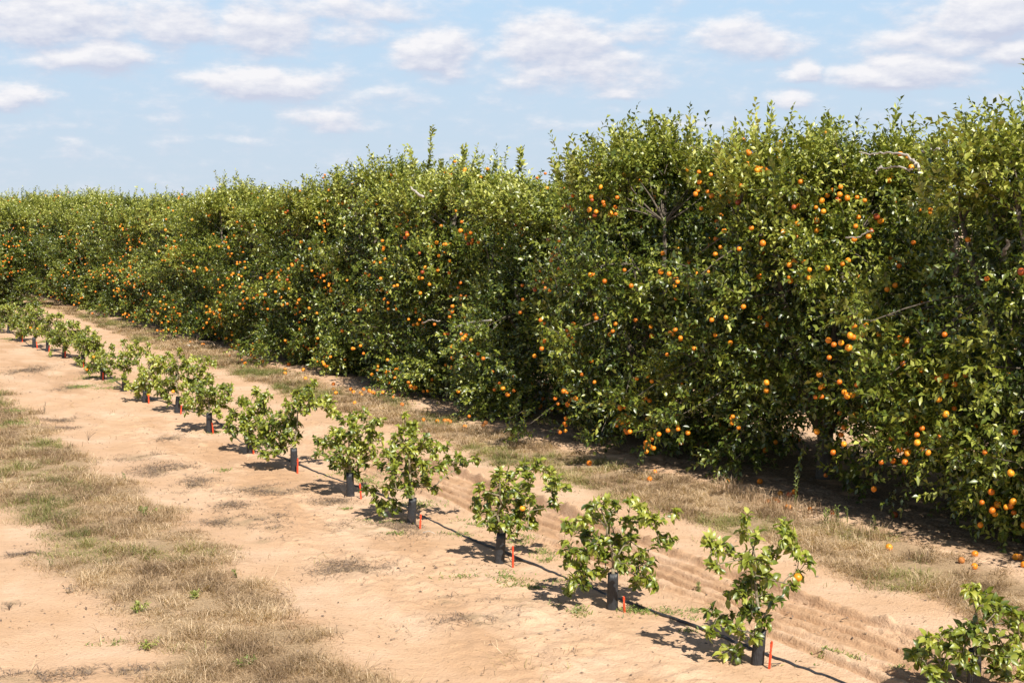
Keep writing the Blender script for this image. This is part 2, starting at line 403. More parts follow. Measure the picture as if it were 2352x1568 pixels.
M['green'] = blade_mat('green_grass_blade', [(0, (.12, .14, .03)), (.5, (.24, .24, .06)), (1, (.45, .39, .15))])
M['dead'] = blade_mat('grey_dead_weed', [(0, (.10, .07, .055)), (.5, (.24, .17, .13)), (1, (.45, .35, .26))])

# ------------------------------------------------------------------ ground sheet
def axis(core0, core1, step, grow, lim0, lim1):
    a = list(np.arange(core0, core1, step)); s = step
    x = a[-1]
    while x < lim1: s *= grow; x += s; a.append(x)
    s = step; x = a[0]; b = []
    while x > lim0: s *= grow * 1.02; x -= s; b.append(x)
    return np.array(b[::-1] + a)
DEAD = [(7,900,110,150,22),(7,1050,195,190,40),(7,1250,290,120,40),(7,1500,430,120,26),(7,1600,520,200,36),(7,1780,575,60,14),(7,2250,830,230,55),(7,1700,645,80,14),
        (3,300,1440,300,60),(3,60,1280,120,40),(2,1050,1130,170,30),(2,1500,1330,420,55),(2,500,1040,320,40),(2,260,1270,330,40),(1,250,900,170,36),(1,600,1080,90,24),
        (1,550,1340,200,16),(1,520,1410,240,16),(1,1560,1520,120,28),(1,800,930,120,14),(7,150,1510,260,45),(7,700,1480,330,40),(7,60,1050,70,25),(3,1200,1150,200,40),(4,1900,1360,300,25),(3,700,1300,300,40),(7,100,740,120,22)]
GREEN = [(2,1050,905,110,24),(2,1390,960,140,50),(2,210,885,70,12),(2,1720,1155,160,36),(2,1160,1190,45,12),(2,100,575,60,12),(3,190,700,180,40),(3,420,1110,330,50),(3,1120,1375,80,35),(3,910,1310,70,25),(3,620,790,110,50),
         (3,1830,1370,80,30),(3,820,900,90,40),(3,1570,1370,200,40),(3,450,1030,50,14),(3,860,950,60,15),(3,960,1110,60,25),(3,700,1180,160,16),(4,120,930,110,40),(4,760,1275,110,16),(4,1010,1195,60,10),(4,1150,1215,80,16),(4,1500,1305,45,14),(4,70,1040,70,14),
         (1,740,1065,120,16),(1,1010,1065,110,22),(1,850,970,120,14),(1,1050,1000,60,30),(1,380,640,60,16),(1,60,620,80,12),(1,1880,1310,60,20),(1,100,1390,110,40),(1,120,1270,110,24),(7,640,1310,150,14),(2,1450,1290,160,14),(2,1560,1380,70,14),(2,2200,1340,180,50)]
def patch_uv(L):
    R = []
    for (z, x, y, w, h) in L:
        X, Y = zp(z, x, y); s = zr(z)
        c = ground_at(X, Y); a = ground_at(X + w * s, Y); b = ground_at(X, Y - h * s)
        R.append((c[0], c[1], max(.05, abs(a[0] - c[0])), max(.05, abs(b[1] - c[1]))))
    return R
DP, GP = patch_uv(DEAD), patch_uv(GREEN)
def patch_field(P, x, y):
    f = np.zeros(np.shape(x))
    for (cx, cy, w, h) in P:
        f = np.maximum(f, np.exp(-(((x - cx) / w) ** 2 + ((y - cy) / h) ** 2) * 1.4))
    return f
def strip_left(u, v):
    wob = (fbm(u * .9, v * 0 + 3, 61, 3) - .5) * 1.1
    l = -4.85 + wob * .8 - .2 * sst(8, 20, u) * 6 - .8 * sst(2.5, 0, u); r = -2.98 + (fbm(u * 1.1, v * 0 + 9, 62, 3) - .5) * .9
    s = sst(l - .25, l + .35, v) * sst(r + .2, r - .35, v)
    return s * sst(34, 24, u)
def strip_mid(u, v):
    sh = .9 * sst(25, 55, u)
    r = 4.38 + (fbm(u * .8, v * 0, 71, 3) - .5) * .7; l = 2.78 + sh + (fbm(u * 1.3, v * 0, 72, 3) - .5) * .6
    return sst(l - .15, l + .3, v) * sst(r + .15, r - .3, v)
U = axis(-3.5, 16, .036, 1.012, -60, 1500); V_ = axis(-6.5, 5.6, .036, 1.03, -1500, 1500); V_ = np.sort(np.concatenate([V_[(V_ < .4) | (V_ > 2.1)], np.arange(.41, 2.09, .013)]))
uu, vv = np.meshgrid(U, V_, indexing='ij')
xx, yy = uv2xy(uu, vv); zz = gh(uu, vv)
nu, nv = uu.shape
idx = (np.arange(nu - 1)[:, None] * nv + np.arange(nv - 1)[None])
gf = np.stack([idx, idx + nv, idx + nv + 1, idx + 1], -1).reshape(-1, 4)[:, ::-1]
nz_ = fbm(uu * 6, vv * 6, 90, 3)
litter = np.clip(strip_left(uu, vv) * 1.0 + strip_mid(uu, vv) * 1.0, 0, 1) * sst(.18, .5, nz_ + .15)
litter = np.maximum(litter, patch_field(DP, xx, yy) * sst(.34, .58, nz_) * .85)
dist = sst(.5, .7, vv) * sst(1.95, 1.7, vv) * sst(.3, .55, fbm(uu * 2, vv * 8, 91, 3)) * sst(16, 9, uu) * .8
dist = np.maximum(dist, sst(-2.6, -1.6, vv) * sst(-.1, -.7, vv) * sst(.47, .66, fbm(uu * .7, vv * 2, 92, 4)) * .6)
hedge_floor = sst(4.5, 5.2, vv) * sst(9.5, 8.5, vv) * sst(.25, .55, fbm(uu * 2.5, vv * 2.5, 93, 3) + .1) * .85  # darker, patchy ground beneath the hedgerow
g = mesh_np('ground', np.stack([xx, yy, zz], -1), gf, M['ground'], True, dict(litter=litter, disturbed=dist, hedge_floor=hedge_floor))
tag(link('ground', g), 'pale sandy grove floor with wheel ruts', None, None, 'structure')

# ------------------------------------------------------------------ grass
def blades(x, y, hgt, width, lean, tint, name, m):
    n = len(x); z = ghw(x, y) - .004
    a = rng.random(n) * 6.283; ld = np.stack([np.cos(a), np.sin(a), 0 * a], -1)
    b = a + 1.57 + rng.normal(size=n) * .5; sd_ = np.stack([np.cos(b), np.sin(b), 0 * a], -1) * width[:, None] * .5
    p0 = np.stack([x, y, z], -1); upz = np.array([0, 0, 1.])
    le = (lean * hgt)[:, None]
    p1 = p0 + upz * hgt[:, None] * .55 + ld * le * .35
    p2 = p0 + upz * hgt[:, None] * (1 - .35 * np.minimum(lean, 1.6))[:, None] + ld * le
    Vv = np.stack([p0 - sd_, p0 + sd_, p1 + sd_ * .8, p1 - sd_ * .8, p2], 1).reshape(-1, 3)
    i = np.arange(n)[:, None] * 5
    return mesh_np(name, Vv, [i + np.array([0, 1, 2, 3]), i + np.array([3, 2, 4])], m, True, dict(tint=np.repeat(np.clip(tint, 0, 1), 5)))
def inview(x, y, m=.05):
    return (y > 9.5) & (np.abs(x / y) < .3757 + m) & (np.abs(x) < 60)
def scatter(u0, u1, v0, v1, n, dens, pw=1.6):
    t = rng.random(n) ** pw; u = u0 + (u1 - u0) * t; v = v0 + (v1 - v0) * rng.random(n)
    d = dens(u, v); k = rng.random(n) < d; u, v = u[k], v[k]; x, y = uv2xy(u, v); k = inview(x, y); return u[k], v[k], x[k], y[k]
P_ = []
u, v, x, y = scatter(-1.5, 40, -8, -2.5, 620000, lambda u, v: strip_left(u, v) * sst(.33, .60, fbm(u * 2.2, v * 2.2, 101, 4) + .08), 1.9)
P_.append((u, v, x, y))
u, v, x, y = scatter(-3.5, 75, 2.3, 4.9, 620000, lambda u, v: strip_mid(u, v) * sst(.36, .66, fbm(u * 2.2, v * 2.2, 102, 4) + .10), 1.8)
P_.append((u, v, x, y))
u, v, x, y = scatter(-3, 30, -7.5, 5.5, 90000, lambda u, v: .22 * sst(.60, .75, fbm(u * 1.2, v * 1.6, 103, 4)) + .004, 1.5)
P_.append((u, v, x, y))
u, v, x, y = [np.concatenate([p[i] for p in P_]) for i in range(4)]
gr = fbm(u * .7, v * .9, 111, 4) + .25 * (patch_field(GP, x, y)) + .10 * (rng.random(len(u)) - .5)
isg = rng.random(len(u)) < sst(.55 - .035 * (v > 0), .78 - .04 * (v > 0), gr) * .9
strag = fbm(u * 1.2, v * 1.2, 112, 2)
def mk(k, name, m, label, cat, tb):
    n = k.sum(); far = 1 + .035 * np.maximum(y[k] - 12, 0)
    h = (.035 + .085 * rng.random(n) ** 1.6) * (.35 + 1.5 * sst(.3, .75, fbm(u[k] * 5, v[k] * 5, 117, 3))) ; w = (.0034 + .003 * rng.random(n)) * far
    o = link(name, blades(x[k], y[k], h, w, .5 + 1.9 * rng.random(n), tb + .27 * rng.normal(size=n) + (fbm(u[k] * 2, v[k] * 2, 115, 3) - .5) * 1.1, name, m))
    tag(o, label, cat, None, 'stuff')
mk(~isg, 'dry_grass', M['dry'], 'dry straw coloured grass growing in strips between the wheel tracks', 'grass', .55)
mk(isg, 'green_grass', M['green'], 'low green and olive grass mixed into the dry strips', 'grass', .45)
# tall dry stalks along the sunlit edge of the hedge shadow
n = 1500; u = 2.8 + 3.6 * rng.random(n); v = 4.25 + .3 * rng.normal(size=n) * .5 + .1 * (u - 4); x, y = uv2xy(u, v); k = fbm(u * 3, v * 3, 120, 2) > .42
x, y = x[k], y[k]; n = len(x)
tag(link('tall_dry_grass', blades(x, y, .12 + .17 * rng.random(n), .004 + .003 * rng.random(n), .2 + .6 * rng.random(n), .5 + .25 * rng.normal(size=n), 'tall_dry_grass', M['dry'])),
    'fringe of taller bleached grass stalks against the hedge shade', 'grass', None, 'stuff')
def in_patches(P, per):
    X, Y = [], []
    for (cx, cy, w, h) in P:
        n = int(per * w * h * (1 + .0 * cy)) + 30
        X.append(cx + rng.normal(size=n) * w * .62); Y.append(cy + rng.normal(size=n) * h * .62)
    X = np.concatenate(X); Y = np.concatenate(Y); k = rng.random(len(X)) < sst(.34, .60, fbm(X * 3, Y * 3, 130, 3)); return X[k], Y[k]
x, y = in_patches(DP, 8000); n = len(x)
tag(link('dead_weeds', blades(x, y, .015 + .04 * rng.random(n), .004 + .004 * rng.random(n), 1.2 + 2.5 * rng.random(n), .45 + .25 * rng.normal(size=n), 'dead_weeds', M['dead'])),
    'flattened grey brown mats of dead weeds on the bare sand', 'dead weeds', None, 'stuff')
x, y = in_patches(GP, 6500); n = len(x)
P3 = np.stack([x, y, ghw(x, y)], -1); a = rng.random(n) * 6.283
dr = np.stack([np.cos(a), np.sin(a), .35 + .9 * rng.random(n)], -1); upv = np.tile([0, 0, 1.], (n, 1)) + rng.normal(size=(n, 3)) * .3
Vv, F, k = leaves(P3, dr, upv, .025 + .04 * rng.random(n), .006 + .010 * rng.random(n), False)
tag(link('green_weeds', mesh_np('green_weeds', Vv, F, M['weed'], True, dict(tint=np.repeat(np.clip(.5 + .25 * rng.normal(size=n), 0, 1), k)))),
    'sprawling bright green weeds along the hose and under the young trees', 'weeds', None, 'stuff')

n = 30000; u = -3 + 50 * rng.random(n) ** 1.7; v = -8 + 15 * rng.random(n); x, y = uv2xy(u, v)
k = inview(x, y) & (rng.random(n) < .10 + .8 * sst(.45, .7, fbm(u * 1.3, v * 2.4, 151, 4)) + .8 * sst(4.2, 5.2, v)); x, y = x[k], y[k]; n = len(x)
a = rng.random(n) * 6.283; dr = np.stack([np.cos(a), np.sin(a), .25 * rng.normal(size=n)], -1)
Vv, F, kk_ = leaves(np.stack([x, y, ghw(x, y) + .008], -1), dr, np.tile([0, 0, 1.], (n, 1)) + rng.normal(size=(n, 3)) * .35, .02 + .05 * rng.random(n), .006 + .022 * rng.random(n) ** 2, False)
tag(link('leaf_litter', mesh_np('leaf_litter', Vv, F, M['dead'], True, dict(tint=np.repeat(rng.random(n) * .8, kk_)))), 'brown fallen leaves and plant bits strewn over the sand', 'leaf litter', None, 'stuff')

# ------------------------------------------------------------------ oranges
def sphere_np(r, seg=14, ring=9, sq=.94, dent=.12, seed=0):
    th = np.linspace(0, math.pi, ring + 1); ph = np.arange(seg) * 2 * math.pi / seg
    V = []
    for t in th[1:-1]:
        rr = r * math.sin(t) * (1 + .02 * np.sin(ph * 5 + seed)); z = r * sq * math.cos(t) * (1 - dent * math.exp(-(t / .3) ** 2))
        V += [(a * math.cos(p), a * math.sin(p), z) for a, p in zip(rr, ph)]
    V += [(0, 0, r * sq * (1 - dent)), (0, 0, -r * sq * .97)]
    F = []; n = seg * (ring - 1)
    for i in range(ring - 2):
        for j in range(seg): F.append((i * seg + j, (i + 1) * seg + j, (i + 1) * seg + (j + 1) % seg, i * seg + (j + 1) % seg))
    T = [(n, j, (j + 1) % seg) for j in range(seg)] + [(n + 1, (ring - 2) * seg + (j + 1) % seg, (ring - 2) * seg + j) for j in range(seg)]
    return np.array(V), [np.array(F), np.array(T)]
def orange_mesh(m, seed):
    V, F = sphere_np(.041, 14, 9, .93 + .02 * (seed % 3), .12, seed)
    # small green brown calyx button on top
    k = 6; an = np.arange(k) * 2 * math.pi / k; b = len(V)
    bt = [(.006 * math.cos(a), .006 * math.sin(a), .0345) for a in an] + [(.004 * math.cos(a), .004 * math.sin(a), .039) for a in an] + [(0, 0, .040)]
    V = np.concatenate([V, bt])
    Q = np.array([(b + j, b + (j + 1) % k, b + k + (j + 1) % k, b + k + j) for j in range(k)]); T = np.array([(b + k + j, b + k + (j + 1) % k, b + 2 * k) for j in range(k)])
    return mesh_np('orange', V, [np.concatenate([F[0], Q]), np.concatenate([F[1], T])], M[m])
OM = [orange_mesh('orange', 0), orange_mesh('orange', 1), orange_mesh('deep', 2), orange_mesh('russet_shaded', 3), orange_mesh('rot', 4)]

# ------------------------------------------------------------------ mature trees
def profile(t): return np.interp(t, [0, .06, .18, .42, .66, .82, .93, 1.0], [.97, 1.03, 1.05, 1.0, .87, .66, .42, .12])
def mature(seed, H=5.0, R=2.3, nclump=116, q=1.0, skirt=0.0):
    global rng
    rng = np.random.default_rng(seed)
    nr = lambda *s: rng.normal(size=s)
    ph = rng.random(nclump) * 6.283; t = rng.random(nclump) ** .9 * .93 + .04
    # noise lobes on the envelope
    lob = 1 + .15 * np.sin(ph * 3 + seed) + .11 * np.sin(ph * 5 + t * 7 + seed * 2)
    rc = .28 + .50 * rng.random(nclump) ** 1.3
    rr = np.maximum(R * profile(t) * lob - rc * .7 + rng.uniform(-.75, .42, nclump), .1)
    c = np.stack([rr * np.cos(ph), rr * np.sin(ph), .22 + skirt + t * (H - .50 - skirt)], -1)
    lo = np.arange(nclump) % (6 if skirt == 0 else 40) == 0; c[lo, 2] = .25 + .55 * rng.random(lo.sum()); c[lo, :2] *= .92
    # top dome clumps
    nt = 22; p2 = rng.random(nt) * 6.283; r2 = R * .72 * np.sqrt(rng.random(nt))
    c = np.concatenate([c, np.stack([r2 * np.cos(p2), r2 * np.sin(p2), H - .45 - .35 * (r2 / R) ** 2 - .35 * rng.random(nt)], -1)])
    rc = np.concatenate([rc, .35 + .3 * rng.random(nt)])
    outv = nrm(c - np.array([0, 0, H * .45]) * np.array([1, 1, 1]) * 1.0) ; outv[:, 2] = outv[:, 2] * .7; outv = nrm(outv)
    parts = []
    ctint = .38 + .10 * rng.normal(size=len(c)) + .24 * sst(.62, 1.0, c[:, 2] / H)  # paler towards the top: new growth, with leaf highlights put into the tint
    per = 12
    nt_ = (31 * q * (rc / .5) ** 2).astype(int); ci = np.repeat(np.arange(len(c)), nt_); n = len(ci)
    d = nrm(outv[ci] * .55 + nr(n, 3) * .62 + np.array([0, 0, .28]))
    base = c[ci] + nr(n, 3) * (rc[ci] * .28)[:, None]
    ln = rc[ci] * (.55 + .6 * rng.random(n))
    upv = nrm(outv[ci] * .40 + np.array([0, 0, .60]) + SUNV * .45 + nr(n, 3) * .2)
    lowf = sst(.55, .1, c[ci][:, 2] / H)
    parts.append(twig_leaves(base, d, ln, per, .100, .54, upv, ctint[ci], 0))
    twb, twd, twl = base, d, ln
    # interior leaves, darker tint paints shade into the recesses between clumps
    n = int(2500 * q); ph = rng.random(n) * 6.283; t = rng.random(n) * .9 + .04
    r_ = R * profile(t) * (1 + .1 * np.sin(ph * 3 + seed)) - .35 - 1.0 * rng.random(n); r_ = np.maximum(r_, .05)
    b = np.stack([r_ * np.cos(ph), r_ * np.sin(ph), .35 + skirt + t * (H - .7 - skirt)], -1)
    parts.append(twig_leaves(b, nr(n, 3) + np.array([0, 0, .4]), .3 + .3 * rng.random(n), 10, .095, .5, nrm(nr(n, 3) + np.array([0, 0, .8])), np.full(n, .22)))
    # upright water shoots on the top
    n = 84; gp = rng.random(11) * 6.283; g2 = R * .85 * np.sqrt(rng.random(11)); gk = rng.integers(0, 11, n); p2 = gp[gk] + rng.normal(size=n) * .12; r2 = np.abs(g2[gk] + rng.normal(size=n) * .13); gs = (.5 + .6 * rng.random(11))[gk]
    b = np.stack([r2 * np.cos(p2), r2 * np.sin(p2), H - .65 - .5 * (r2 / R) ** 2 + 0 * r2], -1)
    sh = (.55 + .7 * rng.random(n) ** 1.4) * gs
    dd = nrm(np.array([0, 0, 1.]) + nr(n, 3) * .20 + np.stack([np.cos(p2), np.sin(p2), 0 * p2], -1) * (r2 / R)[:, None] * .25)
    parts.append(twig_leaves(b, dd, sh, 34, .108, .52, nrm(nr(n, 3) * .6 + np.array([0, 0, .7])), np.full(n, .62) + .12 * nr(n), 0, .1))
    # sprays that stick out of the side
    n = 60; ci = rng.integers(0, nclump, n); b = c[ci] + outv[ci] * rc[ci][:, None] * .6
    dd = nrm(outv[ci] + nr(n, 3) * .4 + np.array([0, 0, .1])); parts.append(twig_leaves(b, dd, .4 + .3 * rng.random(n), 16, .105, .52, nrm(np.array([0, 0, .7]) + SUNV * .4 + nr(n, 3) * .2), np.full(n, .55), .25, .1))
    V, F, T = join_leaves(parts, False)
    k = V[:, 2] < .03; V[k, 2] = .03
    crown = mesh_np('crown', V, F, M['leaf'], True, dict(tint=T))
    # trunk, limbs, twigs
    tb = Tubes(); ts = np.linspace(0, 1, 5)[:, None]
    top = np.array([.05 * nr(1)[0], .05 * nr(1)[0], .75])
    tb.add(np.array([0, 0, -.1]) * (1 - ts) + top * ts, np.array([.17, .14, .125, .12, .13]), 10)
    nl = 7; ends = []
    for i in range(nl):
        a = i * 6.283 / nl + rng.random() * .6; e = np.array([math.cos(a) * R * (.45 + .2 * rng.random()), math.sin(a) * R * (.45 + .2 * rng.random()), H * (.45 + .35 * rng.random())])
        mid = top * .5 + e * .5 + np.array([math.cos(a), math.sin(a), -.3]) * .3
        tt = np.linspace(0, 1, 8)[:, None]; cv = (1 - tt) ** 2 * (top - [0, 0, .1]) + 2 * tt * (1 - tt) * mid + tt ** 2 * e + nr(8, 3) * .025
        tb.add(cv, np.linspace(.075, .03, 8), 7); ends += [cv[3], cv[5], cv[7]]
    ends = np.array(ends)
    for i in range(len(c)):
        e = ends[np.argmin(np.linalg.norm(ends - c[i], axis=1))]; tt = np.linspace(0, 1, 5)[:, None]
        mid = (e + c[i]) / 2 + nr(3) * .12 + np.array([0, 0, .08]); cv = (1 - tt) ** 2 * e + 2 * tt * (1 - tt) * mid + tt ** 2 * c[i]
        tb.add(cv, np.linspace(.018, .005, 5), 5, False)
    for i in rng.integers(0, len(twb), 500):
        tb.add(np.stack([twb[i], twb[i] + twd[i] * twl[i] * .5 + nr(3) * .01, twb[i] + twd[i] * twl[i] * .95]), np.array([.006, .005, .003]), 3, False)
    trunk = tb.mesh('trunk', M['bark'])
    # fruit anchors
    A = []
    w = np.where(c[:nclump, 2] < H * .88, 1.0, .15); w /= w.sum()
    while len(A) < 600:
        i = rng.choice(nclump, p=w); dd = nrm(outv[i] * .9 + nr(3) * .5 + np.array([0, 0, -.25]))
        p = c[i] + dd * rc[i] * (.92 + .30 * rng.random())
        for j in range(rng.choice([1, 1, 1, 1, 2, 2, 3])):
            qv = p + nr(3) * .075
            if p[2] > .3: A.append((qv, nrm(np.array([p[0], p[1], 0]))))
    return crown, trunk, A
VAR = [mature(s, 5.0, 2.2) for s in (101, 202, 303, 404, 505, 606)] + [mature(707, 5.0, 2.3, skirt=.22)]
rng = np.random.default_rng(5)

def place_mature(u, v, H, var, rot, label, group, nfront=92, nback=8, russ=.25, wide=1.0, extra=None):
    x, y = uv2xy(u, v); z = float(gh(u, v)) - .03
    root = link('orange_tree', None, None, (x, y, z), (0, 0, rot), (wide, wide, H / 5.0))
    root.empty_display_size = .5
    tag(root, label, 'orange tree', group)
    cr, tk, A = VAR[var]
    link('crown', cr, root); link('trunk', tk, root)
    cz, sz = math.cos(rot), math.sin(rot)
    tocam = nrm(nrm(np.array([-x, -y, 0.])) * .6 - np.array([NN[0], NN[1], 0]) * .8); sc = []
    for i, (p, n_) in enumerate(A):
        nw = np.array([n_[0] * cz - n_[1] * sz, n_[0] * sz + n_[1] * cz, 0])
        sc.append(nw @ tocam)
    sc = np.array(sc); order = list(rng.permutation(len(A)))
    fr = [i for i in order if sc[i] > .12][:nfront]; bk = [i for i in order if sc[i] <= .12][:nback]
    for i in fr + bk:
        p = A[i][0]; h = p[2] / 5.0
        pr = russ * sst(.25, .75, h); r = rng.random()
        m = OM[3] if r < pr * .7 else (OM[2] if r < pr * .7 + .25 else OM[rng.integers(0, 2)])
        s = .80 + .36 * rng.random()
        link('orange', m, root, p, (rng.normal() * .5, rng.normal() * .5, rng.random() * 6.28), (s / wide, s / wide, s / (H / 5.0)))
    if nfront > 50:
        ex = [A[i][0] for i in order if sc[i] > -.1][nfront:nfront + 130]
        if ex:
            V0, F0 = sphere_np(.037, 10, 7, .95, .08); n0 = len(V0); q_ = rng.random((len(ex), 1, 1)) * .25 + .85
            Vx = (V0[None] * q_ * np.array([1 / wide, 1 / wide, 5.0 / H]) + (np.array(ex) + rng.normal(size=(len(ex), 3)) * .11)[:, None]).reshape(-1, 3)
            off_ = np.arange(len(ex))[:, None, None] * n0
            o = link('oranges', mesh_np('oranges', Vx, [(F0[0][None] + off_).reshape(-1, 4), (F0[1][None] + off_).reshape(-1, 3)], M['deep']), root); o['kind'] = 'stuff'
    return root

ORD = ['first', 'second', 'third', 'fourth', 'fifth', 'sixth', 'seventh', 'eighth', 'ninth', 'tenth', 'eleventh', 'twelfth', 'thirteenth', 'fourteenth', 'fifteenth', 'sixteenth',
       'seventeenth', 'eighteenth', 'nineteenth', 'twentieth', 'twenty-first', 'twenty-second', 'twenty-third', 'twenty-fourth', 'twenty-fifth', 'twenty-sixth', 'twenty-seventh', 'twenty-eighth']
us = [-1.8, 2.1, 6.4, 10.6, 14.7, 18.8] + [18.8 + 4.1 * k for k in range(1, 19)]
hs = [4.95, 5.3, 5.4, 5.55, 4.7, 5.1, 5.3, 4.95, 4.75, 5.05, 4.5, 4.95, 4.4, 5.0, 4.5, 5.15, 4.6, 5.2, 4.6, 5.3, 4.7, 5.4, 4.8, 5.4]
ROW = {}
for i, (u, h) in enumerate(zip(us, hs)):
    var = [3, 0, 1, 2, 4, 5, 0, 3, 1, 5, 2, 4][i % 12]
    if i == 2: var = 6
    if i == 0: lab = 'nearest full-grown orange tree of the hedgerow, cut off by the right edge of the photo'
    elif i == 1: lab = 'full-grown orange tree at the right edge, low fruit-laden skirt reaching the dry grass'
    elif i == 2: lab = 'full-grown orange tree with bleached bare branches near its top, over the deep shade at right'
    elif i == 3: lab = 'tall full-grown orange tree whose fruit-laden skirt hangs beside the tall dry grass fringe'
    elif i == 5: lab = 'full-grown orange tree with one long leafy shoot standing far above the hedgerow top'
    else: lab = ORD[i] + ' full-grown orange tree from the right along the fruiting hedgerow'
    dv = (rng.random() - .5) * .3 - (.25 if i in (3,) else 0)
    ROW[i] = place_mature(u + (rng.random() - .5) * .4, 6.68 + dv, h * (.99 + .03 * rng.random()), var, rng.random() * 6.283, lab, 'full-grown orange trees in the hedgerow',
                          93, 7, .24 if i < 8 else .06, 1.0 + .04 * rng.random())
for j, (u, v) in enumerate([(55.4, 1.15), (60.0, .7)]):
    place_mature(u, v, 4.7, 2 + j, 1.3 * j, ['full-grown orange tree at the left edge behind the far end of the young row', 'farther full-grown orange tree at the left edge, beyond its neighbour in the young row'][j],
                 'full-grown orange trees continuing the young row', 90, 8, .1, 1.17)
for j in range(9):
    lab = ORD[j] + ' orange tree from the right in the second row, glimpsed behind the hedgerow'
    place_mature(1.2 + j * 3.9, 13.9, 4.7, (j * 2 + 1) % 6, j * 1.1, lab, 'orange trees in the row behind the hedgerow', 10, 0, .2, 1.05)

# bleached bare branches that show in the hedgerow (thing -> part)
def part_world(tb, name, m, root):
    bpy.context.view_layer.update()
    me = tb.mesh(name, m); o = link(name, me, root); me.transform(root.matrix_world.inverted()); return o
def px_curve(z, pts, v, r0, r1, jit=.0):
    P = []
    for (x, y) in pts:
        X, Y = zp(z, x, y); d = ray(X, Y)
        # meet the vertical plane of the hedge face at row offset v
        t = (v + O @ NN) / (d[0] * NN[0] + d[1] * NN[1]); p = d * t; p[2] += CAMH; P.append(p)
    P = np.array(P); n = len(P); t = np.linspace(0, n - 1, n * 4)
    Q = np.stack([np.interp(t, np.arange(n), P[:, k]) for k in range(3)], -1)
    Q[1:-1] = (Q[:-2] + Q[1:-1] * 2 + Q[2:]) / 4
    return Q + rng.normal(size=Q.shape) * .010, np.linspace(r0, r1, len(Q))
for (z, pts, v, r0, r1, k) in [(6, [(1310,462),(1400,470),(1490,462),(1590,480),(1640,510),(1670,545),(1690,600)], 5.0, .008, .021, 2), (6, [(1410,562),(1470,562),(1540,550),(1600,568),(1650,580)], 5.0, .008, .014, 2),
                               (6, [(1700,460),(1760,445),(1830,440)], 5.2, .018, .012, 2), (6, [(1405,600),(1412,570),(1440,560)], 4.7, .008, .008, 2), (6, [(1690,600),(1690,660),(1700,740)], 5.3, .03, .034, 2),
                               (6, [(1905,880),(1920,960),(1915,1100),(1920,1200),(1915,1270)], 5.5, .034, .042, 1), (6, [(2250,1020),(2245,1070),(2210,1120)], 5.2, .022, .026, 1),
                               (6, [(1210,1000),(1290,1010),(1340,970),(1380,965)], 4.7, .01, .008, 2), (0, [(941,430),(955,440),(972,453)], 4.6, .016, .03, 5), (0, [(1035,760),(1060,745),(1095,738),(1130,735)], 4.5, .02, .018, 4),
                               (0, [(1055,790),(1075,760),(1110,745)], 4.5, .016, .012, 4), (0, [(970,742),(990,735),(1010,738)], 4.5, .014, .012, 5)]:
    Q, r = px_curve(z, pts, v, r0, r1); part_world(Tubes().add(Q, r, 7), 'bare_branch', M['pale'] if r0 < .02 or z == 0 else M['bark'], ROW[k])

# the long leafy shoot
def shoot(root, x0, y0, x1, y1, v):
    Q, r = px_curve(0, [(x0, y0), ((x0 + x1) / 2 + 3, (y0 + y1) / 2), (x1, y1)], v, .009, .004)
    n = len(Q) - 1; parts = [twig_leaves(Q[:-1], np.diff(Q, axis=0), np.full(n, .16), 7, .12, .5, nrm(rng.normal(size=(n, 3)) * .8 + np.array([0, 0, .4])), np.full(n, .68), 0, 0)]
    V, F, T = join_leaves(parts, False); bpy.context.view_layer.update()
    me = mesh_np('leafy_shoot', V, F, M['leaf'], True, dict(tint=T)); me.transform(root.matrix_world.inverted()); link('leafy_shoot', me, root)
    part_world(Tubes().add(Q, r, 5), 'stem', M['bark'], root)
shoot(ROW[5], 980, 400, 992, 296, 6.0)
shoot(ROW[5], 950, 400, 942, 350, 6.0)
shoot(ROW[5], 1062, 390, 1066, 345, 6.0)
shoot(ROW[3], 1518, 350, 1525, 288, 5.9)
shoot(ROW[4], 1190, 400, 1195, 350, 6.0)

